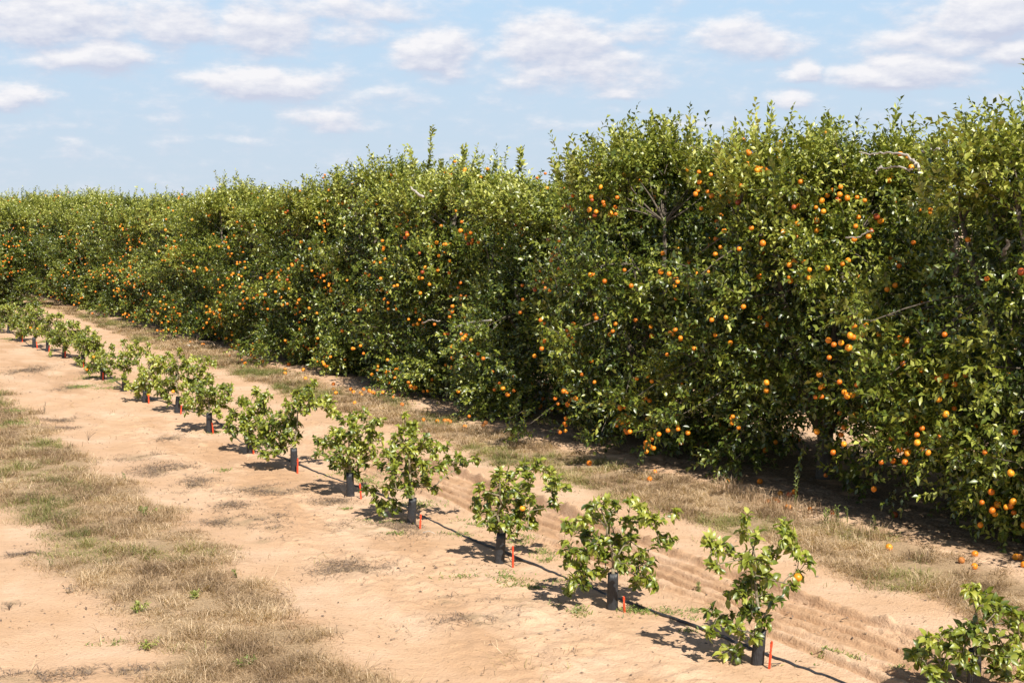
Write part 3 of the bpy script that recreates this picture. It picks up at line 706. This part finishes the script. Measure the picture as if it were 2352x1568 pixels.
# ------------------------------------------------------------------ young trees
YT = [
 # zoom, base(x,y), guard top y (zoom px) or None, lean top x, blobs, fruits, label
 (5,(1490,1640),None,1505,[(1440,780,50),(1520,790,50),(1570,810,60),(1570,900,60),(1650,900,60),(1700,930,60),(1640,990,40),(1480,1070,70),(1560,1080,60),(1400,1130,60),(1320,1120,40),(1200,1200,60),(1110,1190,40),(1340,1190,80),(1460,1180,90),(1580,1170,80),(1700,1180,70),(1280,1250,80),(1400,1300,80),(1600,1290,80),(1740,1250,60),(1040,1300,50),(960,1320,30),(1000,1370,30),(1090,1290,40),(1100,1440,60),(1180,1470,50),(1140,1540,40),(1240,1370,60),(1360,1400,60),(1480,1420,60),(1700,1360,80),(1820,1350,70),(1900,1330,50),(1680,1450,50),(1760,1460,60),(1880,1440,60),(1820,960,50),(1880,1010,70),(1800,1060,40),(1880,1140,40),(1850,1220,50),(1890,1520,50)],[(1460,1345),(1690,1360)],
  'young orange tree cut off by the bottom right corner, one orange deep in its leaves'),
 (4,(527,1265),1020,548,[(460,260,50),(440,350,50),(530,390,50),(720,320,60),(740,400,80),(220,450,80),(330,500,70),(250,580,60),(460,540,80),(560,540,70),(640,500,60),(800,500,70),(860,560,50),(790,640,45),(760,720,40),(560,640,80),(480,700,70),(620,680,50),(440,770,90),(560,780,80),(640,840,50),(340,780,50),(230,890,50),(320,960,80),(470,900,90),(560,960,60),(220,1040,50),(400,1020,60),(500,1060,30),(330,1170,50),(390,1170,30)],[(805,663)],
  'tall lanky young orange tree with a single bright orange hanging from its right side'),
 (3,(1368,1345),1052,1375,[(1300,500,60),(1220,540,60),(1400,540,70),(1520,480,70),(1600,530,70),(1030,670,50),(1130,640,70),(1240,620,70),(1350,640,70),(1490,640,70),(1600,640,80),(1700,640,80),(1780,760,60),(1760,850,40),(1840,790,30),(1870,580,35),(1050,720,50),(1150,760,90),(1280,800,90),(1400,800,90),(1500,790,60),(1050,860,70),(1180,880,90),(1300,930,90),(1420,920,90),(1030,960,50),(1110,1020,80),(1180,1050,60),(1060,1120,60),(1150,1150,50),(1020,1180,30),(1280,1060,40),(1440,980,60),(1560,970,70),(1650,970,60),(1620,880,45),(1580,1080,60),(1650,1100,50),(1550,1140,40),(1700,1120,40)],[],
  'wide umbrella-shaped young orange tree on a fully visible black trunk guard, third from the right'),
 (3,(470,968),735,488,[(460,270,50),(540,290,60),(660,230,60),(760,220,70),(850,260,60),(700,300,50),(920,330,60),(990,370,40),(880,400,50),(900,470,50),(910,530,40),(330,390,50),(440,350,60),(380,460,70),(300,480,50),(300,580,40),(500,420,90),(620,400,80),(700,370,50),(500,540,80),(400,560,60),(620,500,80),(720,480,60),(790,560,40),(640,600,80),(720,620,60),(540,640,70),(450,640,70),(380,650,40),(430,710,50),(520,720,60),(630,680,40),(740,700,30)],[(655,540)],
  'young orange tree with a drooping right arm and one small orange in its middle'),
 (2,(1678,1300),1093,1690,[(1625,440,25),(1650,510,35),(1710,530,40),(1600,580,60),(1700,610,60),(1790,620,40),(1560,650,70),(1650,700,80),(1750,700,70),(1480,740,70),(1580,790,80),(1700,800,80),(1820,670,50),(1860,710,60),(1940,700,50),(1440,850,50),(1540,880,70),(1660,880,80),(1780,860,80),(1560,980,70),(1680,980,80),(1800,960,70),(1860,1010,40),(1640,1050,50),(1500,1010,40),(1900,860,50),(1980,800,45),(2040,790,40),(2030,870,40),(2110,800,40),(2180,790,45),(1400,1120,50),(1470,1150,60),(1540,1150,50),(1440,1200,35),(1330,1020,40),(1380,1040,40)],[],
  'young orange tree with a long bare arm reaching right, dry stems crossing its guard'),
 (2,(1197,1082),895,1190,[(1120,470,50),(1200,480,50),(1300,450,60),(1400,490,60),(1350,560,60),(1240,540,70),(1050,570,40),(1130,600,70),(1230,640,80),(1340,620,60),(1420,620,40),(940,640,40),(1000,650,50),(1080,680,80),(1190,720,80),(1300,710,80),(1370,730,50),(950,750,35),(1060,780,70),(1170,810,80),(1280,810,70),(1060,840,40),(1170,880,60),(1240,890,60)],[],
  'compact young orange tree on a black guard, left of the one with the long arm'),
 (2,(750,882),697,744,[(900,190,40),(860,230,50),(790,270,60),(880,290,60),(700,360,50),(780,350,70),(870,360,60),(820,420,40),(960,340,60),(1030,330,50),(1030,390,50),(1070,420,30),(740,440,40),(640,430,40),(760,500,60),(680,510,80),(580,500,70),(500,560,80),(600,590,80),(700,590,70),(770,580,50),(450,640,60),(540,660,80),(640,670,70),(740,650,50),(520,720,50),(600,740,40)],[],
  'lopsided young orange tree with a low left mass and a separate high right spray'),
 (2,(400,735),560,392,[(430,270,50),(530,290,40),(370,340,60),(470,350,70),(330,330,40),(400,420,80),(500,420,70),(270,430,60),(240,480,50),(350,480,70),(460,500,70),(260,550,70),(350,540,50),(400,580,60)],[],
  'young orange tree half hidden behind the lopsided one, its stake tip just showing'),
 (8,(1585,1462),1185,1585,[(1480,780,80),(1560,770,90),(1350,860,100),(1260,940,80),(1470,900,120),(1600,900,120),(1740,830,70),(1850,830,70),(1860,900,70),(1750,950,90),(1620,1030,120),(1480,1020,110),(1350,1040,100),(1230,1010,60),(1280,1130,60),(1850,1010,60),(1780,1090,60),(1660,1140,80),(1700,1200,50),(1480,1150,60)],[],
  'round-headed young orange tree standing free on a straight black guard, ninth from the right'),
 (8,(1138,1203),955,1155,[(1010,390,60),(950,430,60),(1080,440,60),(1190,420,60),(1340,430,70),(1290,500,60),(1230,470,40),(1150,330,35),(1460,470,50),(1560,460,50),(1640,490,50),(1400,540,80),(1300,600,90),(1500,580,70),(1580,650,60),(1200,560,60),(1100,560,80),(1050,620,100),(1170,680,60),(1290,720,90),(1400,700,80),(1480,660,60),(1080,740,90),(980,760,80),(1100,850,100),(980,860,90),(880,830,80),(1230,800,80),(1000,950,60),(900,920,60),(1030,1030,50)],[(1078,887)],
  'broad young orange tree with one small orange low beside its slightly leaning grey guard'),
 (8,(685,1032),900,688,[(800,400,60),(760,490,70),(850,480,80),(950,520,80),(880,580,90),(780,620,100),(680,640,80),(640,560,60),(600,700,90),(700,720,100),(820,730,100),(560,780,70),(660,810,80),(760,820,80),(590,890,50),(610,940,40),(700,900,50),(540,850,50),(450,780,50),(430,820,30)],[(735,935)],
  'yellowish young orange tree with leaves drooping almost to the sand, covering its guard'),
 (8,(398,895),670,398,[(400,200,40),(550,210,50),(460,270,80),(640,290,70),(720,230,40),(700,330,50),(390,350,50),(460,380,80),(570,390,70),(350,450,60),(430,480,80),(540,480,60),(360,560,60),(440,580,60),(400,660,50)],[],
  'upright young orange tree behind the yellowish one, its right arm bent over at the top'),
 (1,(942,988),905,942,[(1020,700,35),(960,760,50),(1030,770,40),(870,800,60),(940,830,60),(1010,830,50),(830,860,50),(900,880,60),(980,890,60),(1040,860,40),(810,900,30)],[(860,778),(795,893)],
  'small young orange tree carrying two oranges on its left side behind a centred red stake'),
 (1,(762,872),755,765,[(870,600,60),(800,640,80),(740,610,60),(880,680,70),(800,720,80),(730,690,60),(900,740,50),(720,800,40),(740,830,35)],[],
  'young orange tree with foliage hanging to the ground, fourteenth from the right'),
 (1,(588,785),680,590,[(640,490,50),(580,520,70),(700,490,50),(660,570,80),(560,600,80),(740,560,60),(620,650,70),(520,640,60),(700,640,60),(790,520,40),(470,745,20),(600,700,30)],[],
  'dense young orange tree, fifteenth from the right, its black guard clear of the leaves'),
 (1,(437,725),622,438,[(460,410,40),(530,400,50),(440,470,70),(520,480,60),(410,540,60),(500,560,70),(450,600,50)],[],
  'small young orange tree, sixteenth from the right, its red stake covering the guard'),
 (1,(312,688),600,312,[(360,370,50),(300,410,70),(260,450,60),(350,470,80),(290,520,70),(370,550,60),(320,580,40),(250,560,40)],[(280,510),(345,520)],
  'young orange tree carrying two small oranges at mid height, third from the left edge'),
 (1,(190,635),585,190,[(250,350,50),(190,370,50),(300,350,30),(160,430,70),(240,430,70),(200,500,70),(140,500,50),(220,560,50),(180,570,40)],[],
  'young orange tree with leaves down to its stake top, second from the left edge'),
 (1,(80,570),480,82,[(60,330,50),(120,330,50),(20,370,60),(90,400,70),(150,400,50),(40,440,60),(100,460,60),(20,490,40)],[],
  'young orange tree nearest the left edge with its whole guard in view'),
 (1,(-25,548),470,-22,[(0,340,50),(-40,400,60),(10,440,40),(-30,460,50),(10,490,30),(-90,380,60),(-80,440,60)],[(5,492)],
  'young orange tree cut by the left edge of the photo, one orange near the ground'),
]
def guard_mesh(h, r=.054, lean=0.0):
    k = 88; nr = 7; an = np.arange(k) * 2 * math.pi / k; flute = 1 + .055 * np.sign(np.sin(an * 22)) * np.abs(np.sin(an * 22)) ** .6
    V = []
    for side in (0, 1):
        for i in range(nr):
            t = i / (nr - 1); rr = (r * (1.10 - .12 * t) * flute - side * .005); 
            V.append(np.stack([rr * np.cos(an) + lean * t, rr * np.sin(an) * .96, np.full(k, -.03 + t * (h + .03))], -1))
    V = np.concatenate(V); j = np.arange(k); j2 = (j + 1) % k; F = []
    for i in range(nr - 1):
        F.append(np.stack([i * k + j, i * k + j2, (i + 1) * k + j2, (i + 1) * k + j], -1))
        b = nr * k; F.append(np.stack([b + i * k + j2, b + i * k + j, b + (i + 1) * k + j, b + (i + 1) * k + j2], -1))
    F.append(np.stack([(nr - 1) * k + j, (nr - 1) * k + j2, (2 * nr - 1) * k + j2, (2 * nr - 1) * k + j], -1))
    return mesh_np('trunk_guard', V, np.concatenate(F), M['guard'], True)
BASES = []
for ti, (z, (bx, by), gt, tx, blobs, fruits, label) in enumerate(YT):
    rng = np.random.default_rng(900 + ti)
    X, Y = zp(z, bx, by); gx, gy = ground_at(X, Y); 
    gz = float(ghw(gx, gy)); BASES.append((gx, gy))
    root = link('young_orange_tree', None, None, (gx, gy, gz)); root.empty_display_size = .3
    tag(root, label, 'young orange tree', 'young orange trees planted in a row')
    base = np.array([gx, gy, gz])
    mpp = gy / FPX * zr(z)          # metres per zoom pixel here
    if gt is not None:
        tp = at_depth(*zp(z, tx, gt), gy); gh_ = tp[2] - gz; lean = tp[0] - gx
    else: gh_ = .36; lean = 0.0
    gh_ = float(np.clip(gh_, .26, .44))
    link('trunk_guard', guard_mesh(gh_, .052, lean), root)
    B = []
    halfw = max(abs(b[0] - bx) for b in blobs) * mpp
    for (x, y, r) in blobs:
        Xd, Yd = zp(z, x, y); rel = abs(x - bx) * mpp / (halfw + .05)
        dy = (rng.random() - .5) * 1.5 * max(.15, min(halfw, .5) * math.sqrt(max(0, 1 - rel ** 2)))
        p = at_depth(Xd, Yd, gy + dy) - base; B.append((p, r * mpp))
    # branch skeleton: every blob is joined to the nearest node already standing
    fork = np.array([lean, 0, gh_ + .05]); nodes = [(fork, .017)]
    tb = Tubes(); t5 = np.linspace(0, 1, 6)[:, None]
    tb.add(np.array([0, 0, -.05]) * (1 - t5) + fork * t5, np.linspace(.020, .017, 6), 8)
    topb = max(B, key=lambda q: q[0][2] - 1.2 * abs(q[0][0]))[0]
    for q in np.linspace(.25, .85, 4):
        p = fork * (1 - q) + topb * q + rng.normal(size=3) * .02; tb.add(np.stack([nodes[-1][0], p]), np.array([nodes[-1][1], nodes[-1][1] - .0025]), 6); nodes.append((p, nodes[-1][1] - .0025))
    parts = []
    for p, r in sorted(B, key=lambda q: np.linalg.norm(q[0] - fork)):
        dd = [np.linalg.norm(p - n[0]) + .25 * max(0, n[0][2] - p[2] + .05) for n in nodes]; n0, r0 = nodes[int(np.argmin(dd))]
        mid = (n0 + p) / 2 + rng.normal(size=3) * .02 + np.array([0, 0, .02]); tt = np.linspace(0, 1, 6)[:, None]
        cv = (1 - tt) ** 2 * n0 + 2 * tt * (1 - tt) * mid + tt ** 2 * p; r1 = max(.0028, r0 * .68)
        tb.add(cv, np.linspace(min(r0, .009), min(r1, .006), 6), 5, False); nodes.append((p, r1)); nodes.append((cv[3], (r0 + r1) / 2))
        nt = max(3, int(round(6.4 * (r / .10) ** 1.8)))
        bd = nrm(p - n0)
        d = nrm(bd * .5 + rng.normal(size=(nt, 3)) * .6 + np.array([0, 0, .25])); bs = p - d * r * .35 + rng.normal(size=(nt, 3)) * r * .22; ln = r * (1.0 + .5 * rng.random(nt))
        outw = nrm(p - np.array([0, 0, .5]) + 1e-6)
        up = nrm(np.array([0, 0, .55]) + outw * .3 + SUNV * .5 + rng.normal(size=(nt, 3)) * .3)
        col = .44 + (.22 if ti == 10 else 0) + .08 * rng.normal() + .14 * sst(.6, 1.2, p[2])
        parts.append(twig_leaves(bs, d, ln, 7, .092, .54, up, np.full(nt, col), .12, .1, .75))
        for q in range(nt): tb.add(np.stack([bs[q], bs[q] + d[q] * ln[q] * .6, bs[q] + d[q] * ln[q]]), np.array([.003, .0025, .0018]), 4, False)
        # leaves along the branch
        L_ = np.linalg.norm(p - n0)
        if L_ > .12: parts.append(twig_leaves(n0[None], (p - n0)[None], np.array([L_]), max(2, int(L_ / .05)), .085, .5, np.array([[0, 0, 1.]]), np.array([.42]), 0, .3))
    V, F, T = join_leaves(parts, True); V[:, 2] = np.maximum(V[:, 2], .012)
    link('crown', mesh_np('crown', V, F, M['young'], True, dict(tint=T)), root)
    link('trunk', tb.mesh('trunk', M['gbark']), root)
    for fi, (x, y) in enumerate(fruits):
        p = at_depth(*zp(z, x, y), gy - (.02 if ti == 0 else .16)) - base; s = .95 if ti < 3 else .85
        link('orange', OM[0 if not (ti == 0) else 2], root, p, (.2, .1, fi), (s, s, s))

# ------------------------------------------------------------------ stakes with micro tube
def stake_meshes(h):
    """flat ribbed stake blade with pointed foot, plus emitter head"""
    w, t = .011, .0045
    prof = [(-w, -.03), (-w * .2, -.06), (w * .2, -.06), (w, -.03), (w, h * .55), (w * .75, h * .57), (w * .75, h * .8), (w * 1.05, h * .82), (w * 1.05, h), (-w * 1.05, h), (-w * 1.05, h * .82), (-w * .75, h * .8), (-w * .75, h * .57), (-w, h * .55)]
    n = len(prof); V = [(x, -t / 2, z) for x, z in prof] + [(x, t / 2, z) for x, z in prof]
    me = bpy.data.meshes.new('blade'); F = [tuple(range(n)), tuple(range(2 * n - 1, n - 1, -1))] + [(i, i + n, (i + 1) % n + n, (i + 1) % n) for i in range(n)]
    b = len(V); r = .003; V += [(-r, -t / 2, -.02), (r, -t / 2, -.02), (r, -.011, -.02), (-r, -.011, -.02), (-r, -t / 2, h * .97), (r, -t / 2, h * .97), (r, -.011, h * .97), (-r, -.011, h * .97)]
    F += [(b, b + 3, b + 2, b + 1), (b + 4, b + 5, b + 6, b + 7), (b + 2, b + 3, b + 7, b + 6), (b, b + 4, b + 7, b + 3), (b + 1, b + 2, b + 6, b + 5)]
    me.from_pydata(V, [], F); me.materials.append(M['stake']); me.update()
    hd = Tubes(); hd.add([(0, -.006, h * .98), (0, -.006, h * 1.0), (0, -.006, h * 1.03), (0, -.006, h * 1.07)], np.array([.006, .010, .010, .005]), 8)
    return me, hd.mesh('emitter', M['stake'])
ST = [(4,610,1300,1105),(3,1465,1375,1245),(3,580,1005,848),(2,1748,1332,1228),(2,1280,1105,985),(2,775,897,785),(2,425,745,690),(8,1640,1472,1325),(8,1190,1222,1088),(8,740,1048,935),(8,372,880,775),(8,98,730,625),
      (1,768,880,815),(1,600,787,730),(1,452,728,675),(1,342,695,643),(1,205,637,588),(1,88,570,518)]
SL = ['tall slim red stake with a thin black tube looped at its foot, at lower right', 'orange-red stake right of the guard of the umbrella-shaped young tree', 'orange-red stake leaning beside the young tree with the drooping right arm',
      'orange-red stake at the foot of the young tree with the long right arm', 'orange-red stake among green weeds right of the compact young tree', 'orange-red stake touching the grey guard of the lopsided young tree',
      'orange-red stake of which only the tip clears the leaves left of the lopsided tree', 'bright red stake against the black guard of the round-headed young tree', 'bright red stake right of the leaning grey guard of the broad young tree',
      'bright red stake under the drooping leaves of the yellowish young tree', 'bright red stake at the left fringe of the yellowish tree beside green weeds', 'bright red stake centred on the guard of the small two-fruited young tree',
      'red stake half buried in low foliage, seventh from the left', 'red stake right of the dense young tree guard, sixth from the left', 'red stake right of a small young tree guard, fifth from the left', 'red stake beside the young tree with two small oranges, fourth from the left',
      'red stake covering the guard of the young tree second from the left edge', 'red stake nearest the left edge of the photo']
hose_pts = []
for i, (z, x, y, t) in enumerate(ST):
    X, Y = zp(z, x, y); gx, gy = ground_at(X, Y); gz = float(ghw(gx, gy)); h = float(np.clip(at_depth(*zp(z, x, t), gy)[2] - gz, .15, .27))
    s = link('irrigation_stake', None, None, (gx, gy, gz), (.04 * math.sin(i * 3), .07 * math.cos(i * 2.3), .3 * math.sin(i * 5))); s.empty_display_size = .1
    wsc = 1.0 + .035 * i; s.scale = (wsc, wsc, 1)
    tag(s, SL[i], 'irrigation stake', 'orange-red irrigation stakes beside the young trees')
    b_, e_ = stake_meshes(h); link('blade', b_, s); link('emitter', e_, s)
    r = np.random.default_rng(40 + i); tt = np.linspace(0, 1, 24); lx = .11 if i == 0 else .06
    tube = np.stack([.01 + lx * np.sin(tt * 4.2) * (1 if i % 2 == 0 else -1), .02 + .16 * tt ** 1.5 + .05 * np.sin(tt * 6), .012 + .02 * np.sin(tt * math.pi)], -1)
    tube[0] = (0, -.004, .07)
    if i < 12: link('feed_tube', Tubes().add(tube, .0028, 5).mesh('feed_tube', M['hose']), s)

# ------------------------------------------------------------------ hose
hp = [(1,-120,500),(9,-60,690),(9,60,700),(9,215,760),(9,350,860),(9,450,900),(9,580,990),(9,720,1012),(9,850,1052),(9,950,1072),(9,1140,1130),(9,1260,1180),(9,1500,1290),(9,1760,1400),(9,1830,1470),(8,200,690),(8,380,830),(8,620,950),(8,700,985),(8,900,1020),(8,1090,1085),(8,1200,1140),(8,1550,1260),(8,1680,1330),(8,1900,1480),
      (2,260,600),(2,380,670),(2,590,750),(2,700,800),(2,800,840),(2,960,900),(2,1160,970),(2,1260,1012),(2,1500,1110),(2,1650,1190),(2,1760,1240),(2,2000,1345),(3,60,705),(3,240,785),(3,430,865),(3,520,900),(3,640,945),(3,830,1020),(3,990,1090),(3,1200,1180),(3,1320,1225),(3,1430,1275),(3,1560,1320),(3,1760,1410),(3,1960,1480),(4,60,1003),(4,200,1050),(4,330,1100),(4,470,1160),(4,640,1230),(4,780,1285),(4,870,1305),(4,1100,1387),(4,1400,1505),(4,1800,1660)]
P = np.array([ground_at(*zp(*q)) for q in hp])
P = P[np.argsort(xy2uv(P[:, 0], P[:, 1])[0])]
uu_, vv_ = xy2uv(P[:, 0], P[:, 1]); us_ = np.arange(uu_[0], uu_[-1], .06); vs_ = np.interp(us_, uu_, vv_)
kk = np.ones(15) / 15; vs_ = np.convolve(np.pad(vs_, 7, mode='edge'), kk, 'valid')
hx, hy = uv2xy(us_, vs_); hz = gh(us_, vs_) + .010 + .010 * np.sin(us_ * 1.7) * (us_ < 30)
sag = sst(.62, .75, fbm(us_ * .9, us_ * 0, 140, 2)); hz = hz - .012 * sag
tag(link('irrigation_hose', Tubes().add(np.stack([hx, hy, hz], -1), .015, 8).mesh('irrigation_hose', M['hose'])), 'long black irrigation hose lying on the sand along the row of young trees', 'hose')

# ------------------------------------------------------------------ fallen oranges
FO = [  # zoom, x, y, label or None, mesh; darker peels put the shade into the colour
 (5,762,450,'bright fallen orange alone on the green grass strip at right',0),(5,1497,523,'bright fallen orange on dry grass just below the low skirt of the right-hand tree',0),(5,1383,577,'brownish fallen orange left of the bright one under the right-hand tree',4),
 (5,1493,625,'half dark fallen orange, the lowest one under the right-hand tree',2),(5,1850,535,'yellow-orange fallen orange beside a split peel near the right edge',1),(5,1917,600,'fallen orange cut by the right edge of the photo',0),
 (5,1885,540,'split reddish piece of fallen orange near the right edge',4),
 (4,645,162,'sunlit fallen orange beside the tall thin weed, touching two darker ones',0),(4,663,170,'dark fallen orange touching the sunlit one near the tall thin weed',2),(4,603,186,'dull red fallen orange left of the pair near the tall thin weed',4),
 (4,736,220,'fallen orange at the foot of the tall thin weed',2),(4,748,232,'split fallen orange just below another at the foot of the tall thin weed',4),(4,888,240,'deep orange fallen fruit in shade right of the tall thin weed',2),
 (4,1040,258,'dim fallen orange in shade above the short weeds',3),(4,685,110,'fallen orange in a fleck of sun deep under the hedgerow',0),(4,545,32,'fallen orange in deep shade at the left end of the dark gap',2),(4,322,38,'fallen orange at the tip of the tall bleached grass fringe',2),
 (4,1468,265,'dim fallen orange in deep shade halfway to the right-hand tree',3),(4,745,140,'dim fallen orange behind the tall thin weed',3),(4,785,105,'fallen orange in shade right above the tall thin weed',2)]
for (z, x, y) in [(2,1060,242),(2,1198,243),(2,1220,265),(2,1300,253),(2,1275,280),(2,1287,296),(2,1355,272),(2,1375,287),(2,1455,287),(2,1535,290),(2,1535,330),(2,1600,303),(2,1080,268),(2,1060,208),(2,1345,262),(2,1390,296)]:
    FO.append((z, x, y, 'small fallen orange in the thick scatter on the sand below the middle of the hedgerow', 2 if (x % 3) else 0))
for (z, x, y) in [(2,1605,383),(2,2105,550),(2,2268,535),(2,2250,548),(2,1945,505),(2,1985,510),(2,1885,507),(2,1775,495),(2,1970,500)]:
    FO.append((z, x, y, 'small fallen orange strung along the hedge foot behind the young tree tops', 2 if (x % 2) else 4))
for (z, x, y) in [(2,838,170),(2,676,124),(2,676,90),(2,822,93),(2,705,58),(2,490,30),(2,332,17),(2,1228,368),(8,2045,480),(8,2085,510),(8,2215,465),(8,2330,500),(8,2170,418),(8,1875,425)]:
    FO.append((z, x, y, 'small fallen orange sparsely scattered at the far sunlit hedge foot', 2 if (x % 2) else 0))
for (z, x, y) in [(8,1320,232),(8,1490,270),(8,1505,266),(8,1870,255),(8,1905,290),(8,2165,380),(1,655,300),(1,345,215),(1,280,395)]:
    FO.append((z, x, y, 'tiny fallen orange at the distant left end of the hedge foot', 2 if (x % 2) else 4))
for (z, x, y) in [(3,1185,212),(3,1665,342),(3,1705,287)]:
    FO.append((z, x, y, 'fallen orange half hidden in the dry grass strip', 2))
rng = np.random.default_rng(77)
for (z, x, y, lab, m) in FO:
    gx, gy = ground_at(*zp(z, x, y + (8 if z in (4, 5) else 3))); s = (.92 + .2 * rng.random()) * (1 + .006 * max(0, gy - 18))
    o = link('fallen_orange', OM[m], None, (gx, gy, float(ghw(gx, gy)) + .034 * s), (rng.normal(), rng.normal(), rng.random() * 6), (s, s, s))
    tag(o, lab, 'orange', 'fallen oranges on the ground')

# ------------------------------------------------------------------ small weeds and litter, one by one
def weed(z, x, y, h, n, spread, tint, label, name='weed_plant', stems=3, m='weed', group=None, ls=.045, lw=.35):
    gx, gy = ground_at(*zp(z, x, y)); gz = float(ghw(gx, gy)); root = link(name, None, None, (gx, gy, gz)); root.empty_display_size = .1
    tag(root, label, 'weed', group); tb = Tubes(); parts = []
    for s in range(stems):
        a = rng.random() * 6.28; e = np.array([math.cos(a) * spread * rng.random(), math.sin(a) * spread * rng.random(), h * (.7 + .3 * rng.random())]); mid = e * .5 + rng.normal(size=3) * .02
        tt = np.linspace(0, 1, 6)[:, None]; cv = 2 * tt * (1 - tt) * mid + tt ** 2 * e - np.array([0, 0, .02]) * (1 - tt); tb.add(cv, np.linspace(.004, .002, 6), 4)
        parts.append(twig_leaves(np.array([[0, 0, 0.]]), e[None], np.array([np.linalg.norm(e)]), n, ls, lw, np.array([[0, 0, 1.]]), np.array([tint]), 0, .12))
    V, F, T = join_leaves(parts, True); link('foliage', mesh_np('foliage', V, F, M[m], True, dict(tint=T)), root); link('stem', tb.mesh('stem', M['gbark'] if m != 'weed' else M['green']), root)
M['green']  # stems reuse the grass colour
weed(4, 785, 232, .62, 26, .10, .6, 'tall thin weed rising at the sunlit edge of the hedge shade', stems=2, ls=.04)
weed(4, 990, 345, .24, 14, .08, .6, 'short bright weed at the shade edge, left one of the short pair', stems=4)
weed(4, 1075, 350, .30, 16, .04, .5, 'slender upright weed at the shade edge, right one of the short pair', stems=2)
weed(4, 1140, 325, .22, 10, .04, .5, 'thin pale weed just right of the short pair at the shade edge', stems=2)
weed(4, 1335, 385, .20, 12, .07, .6, 'low feathery weed beside the small sand mound at the shade edge', stems=4)
weed(4, 125, 755, .13, 8, .08, .45, 'lone narrow-leaved weed sprouting in the wheel ruts', stems=4, lw=.2)
weed(7, 895, 1110, .11, 14, .18, .85, 'yellow-green broadleaf weed at the left edge of the foreground grass strip', stems=7)
weed(7, 1260, 1035, .08, 12, .12, .75, 'round mid-green broadleaf weed in the middle of the foreground grass strip', stems=7)
weed(7, 930, 1345, .08, 12, .15, .9, 'yellow-green weed on the left edge of the foreground grass, below the brighter one', stems=6)
weed(7, 1600, 1460, .07, 12, .14, .5, 'dark green weed in the dry grass at the bottom', stems=6)
weed(7, 1530, 895, .12, 8, .10, .35, 'small upright weed alone on bare sand right of the foreground grass', stems=3)
weed(7, 805, 275, .15, 6, .04, .4, 'tiny dark weed standing on the sand beside the dead weed mats', stems=2)
weed(7, 330, 825, .12, 6, .08, .35, 'leaning wiry weed on the sandy track at left', stems=2)
weed(7, 950, 500, .16, 10, .16, .4, 'bushy green weed on the right edge of the foreground grass, upper part', stems=6)
weed(1, 410, 1270, .22, 6, .10, .3, 'tall wiry brown weed on the sand at the left, above the grass strip', stems=3, m='dead')
weed(7, 450, 1000, .0001 + .10, 5, .12, .4, 'sparse dry weed at the left edge of the foreground grass strip', stems=4, m='dead')
# dry stems crossing the guard
for (z, x, y, h, lab) in [(2, 1150, 1095, .20, 'wiry dry grass tuft in front of the guard of the compact young tree'), (2, 1690, 1310, .30, 'pale dry stems crossing the grey guard of the long-armed young tree'), (7, 60, 1085, .10, 'reddish brown dead weed at the left edge of the photo'), (1, 810, 1530, .20, 'reddish wiry dead weed standing at the right side of the upper grass strip')]:
    gx, gy = ground_at(*zp(z, x, y)); gz = float(ghw(gx, gy)); tb = Tubes()
    for s in range(9):
        a = rng.random() * 6.28; e = np.array([math.cos(a) * h * .9 * rng.random(), math.sin(a) * h * .4, h * (.5 + .5 * rng.random())]); tt = np.linspace(0, 1, 7)[:, None]
        tb.add(2 * tt * (1 - tt) * (e * .4 + [0, 0, h * .3]) + tt ** 2 * e, np.linspace(.0022, .0012, 7), 3)
    tag(link('dry_tuft', tb.mesh('dry_tuft', M['dead']), None, (gx, gy, gz)), lab, 'dry weed')
    tb_me = bpy.data.objects[-1] if False else None
def stick(z, pts, r, lab, m='stick', name='stick'):
    P = np.array([ground_at(*zp(z, *p)) for p in pts]); Q = np.stack([P[:, 0], P[:, 1], ghw(P[:, 0], P[:, 1]) + r * 1.3 + .02 * np.sin(np.arange(len(P)) * 1.5)], -1)
    c = Q.mean(0); c[2] -= r; tag(link(name, Tubes().add(Q - c, np.linspace(r, r * .5, len(Q)), 6).mesh(name, M[m]), None, c), lab, name)
stick(7, [(150,748),(190,742),(230,740),(275,734)], .010, 'dark fallen twig on the left sandy track')
stick(4, [(375,100),(410,104),(440,122)], .010, 'pale dead twig at the right end of the tall bleached grass', 'pale')
stick(2, [(1770,1372),(1820,1368),(1865,1380)], .006, 'thin pale twig on the dead weeds right of the long-armed young tree', 'pale')
def lump(z, x, y, sx_, sy_, sz_, m, name, lab, cat):
    gx, gy = ground_at(*zp(z, x, y)); V, F = sphere_np(1, 14, 8, 1, .1, 2); nz2 = 1 + .25 * (fbm(V[:, 0] * 2 + x, V[:, 1] * 2 + V[:, 2], 3, 3) - .5)
    V = V * nz2[:, None] * np.array([sx_, sy_, sz_]); tag(link(name, mesh_np(name, V, F, M[m]), None, (gx, gy, float(ghw(gx, gy)) + sz_ * .3)), lab, cat)
lump(8, 1293, 270, .07, .05, .045, 'white', 'white_scrap', 'white scrap of litter on the sand by the far hedge shadow', 'litter')
lump(8, 1745, 285, .035, .03, .025, 'white', 'white_scrap', 'tiny white scrap under the far hedge, right of the larger scrap', 'litter')
lump(7, 5, 287, .03, .02, .015, 'white', 'white_scrap', 'tiny white scrap in the dry grass at the left edge', 'litter')
lump(4, 1265, 372, .22, .14, .06, 'ground', 'sand_mound', 'small pale sand mound at the edge of the hedge shade', 'mound')
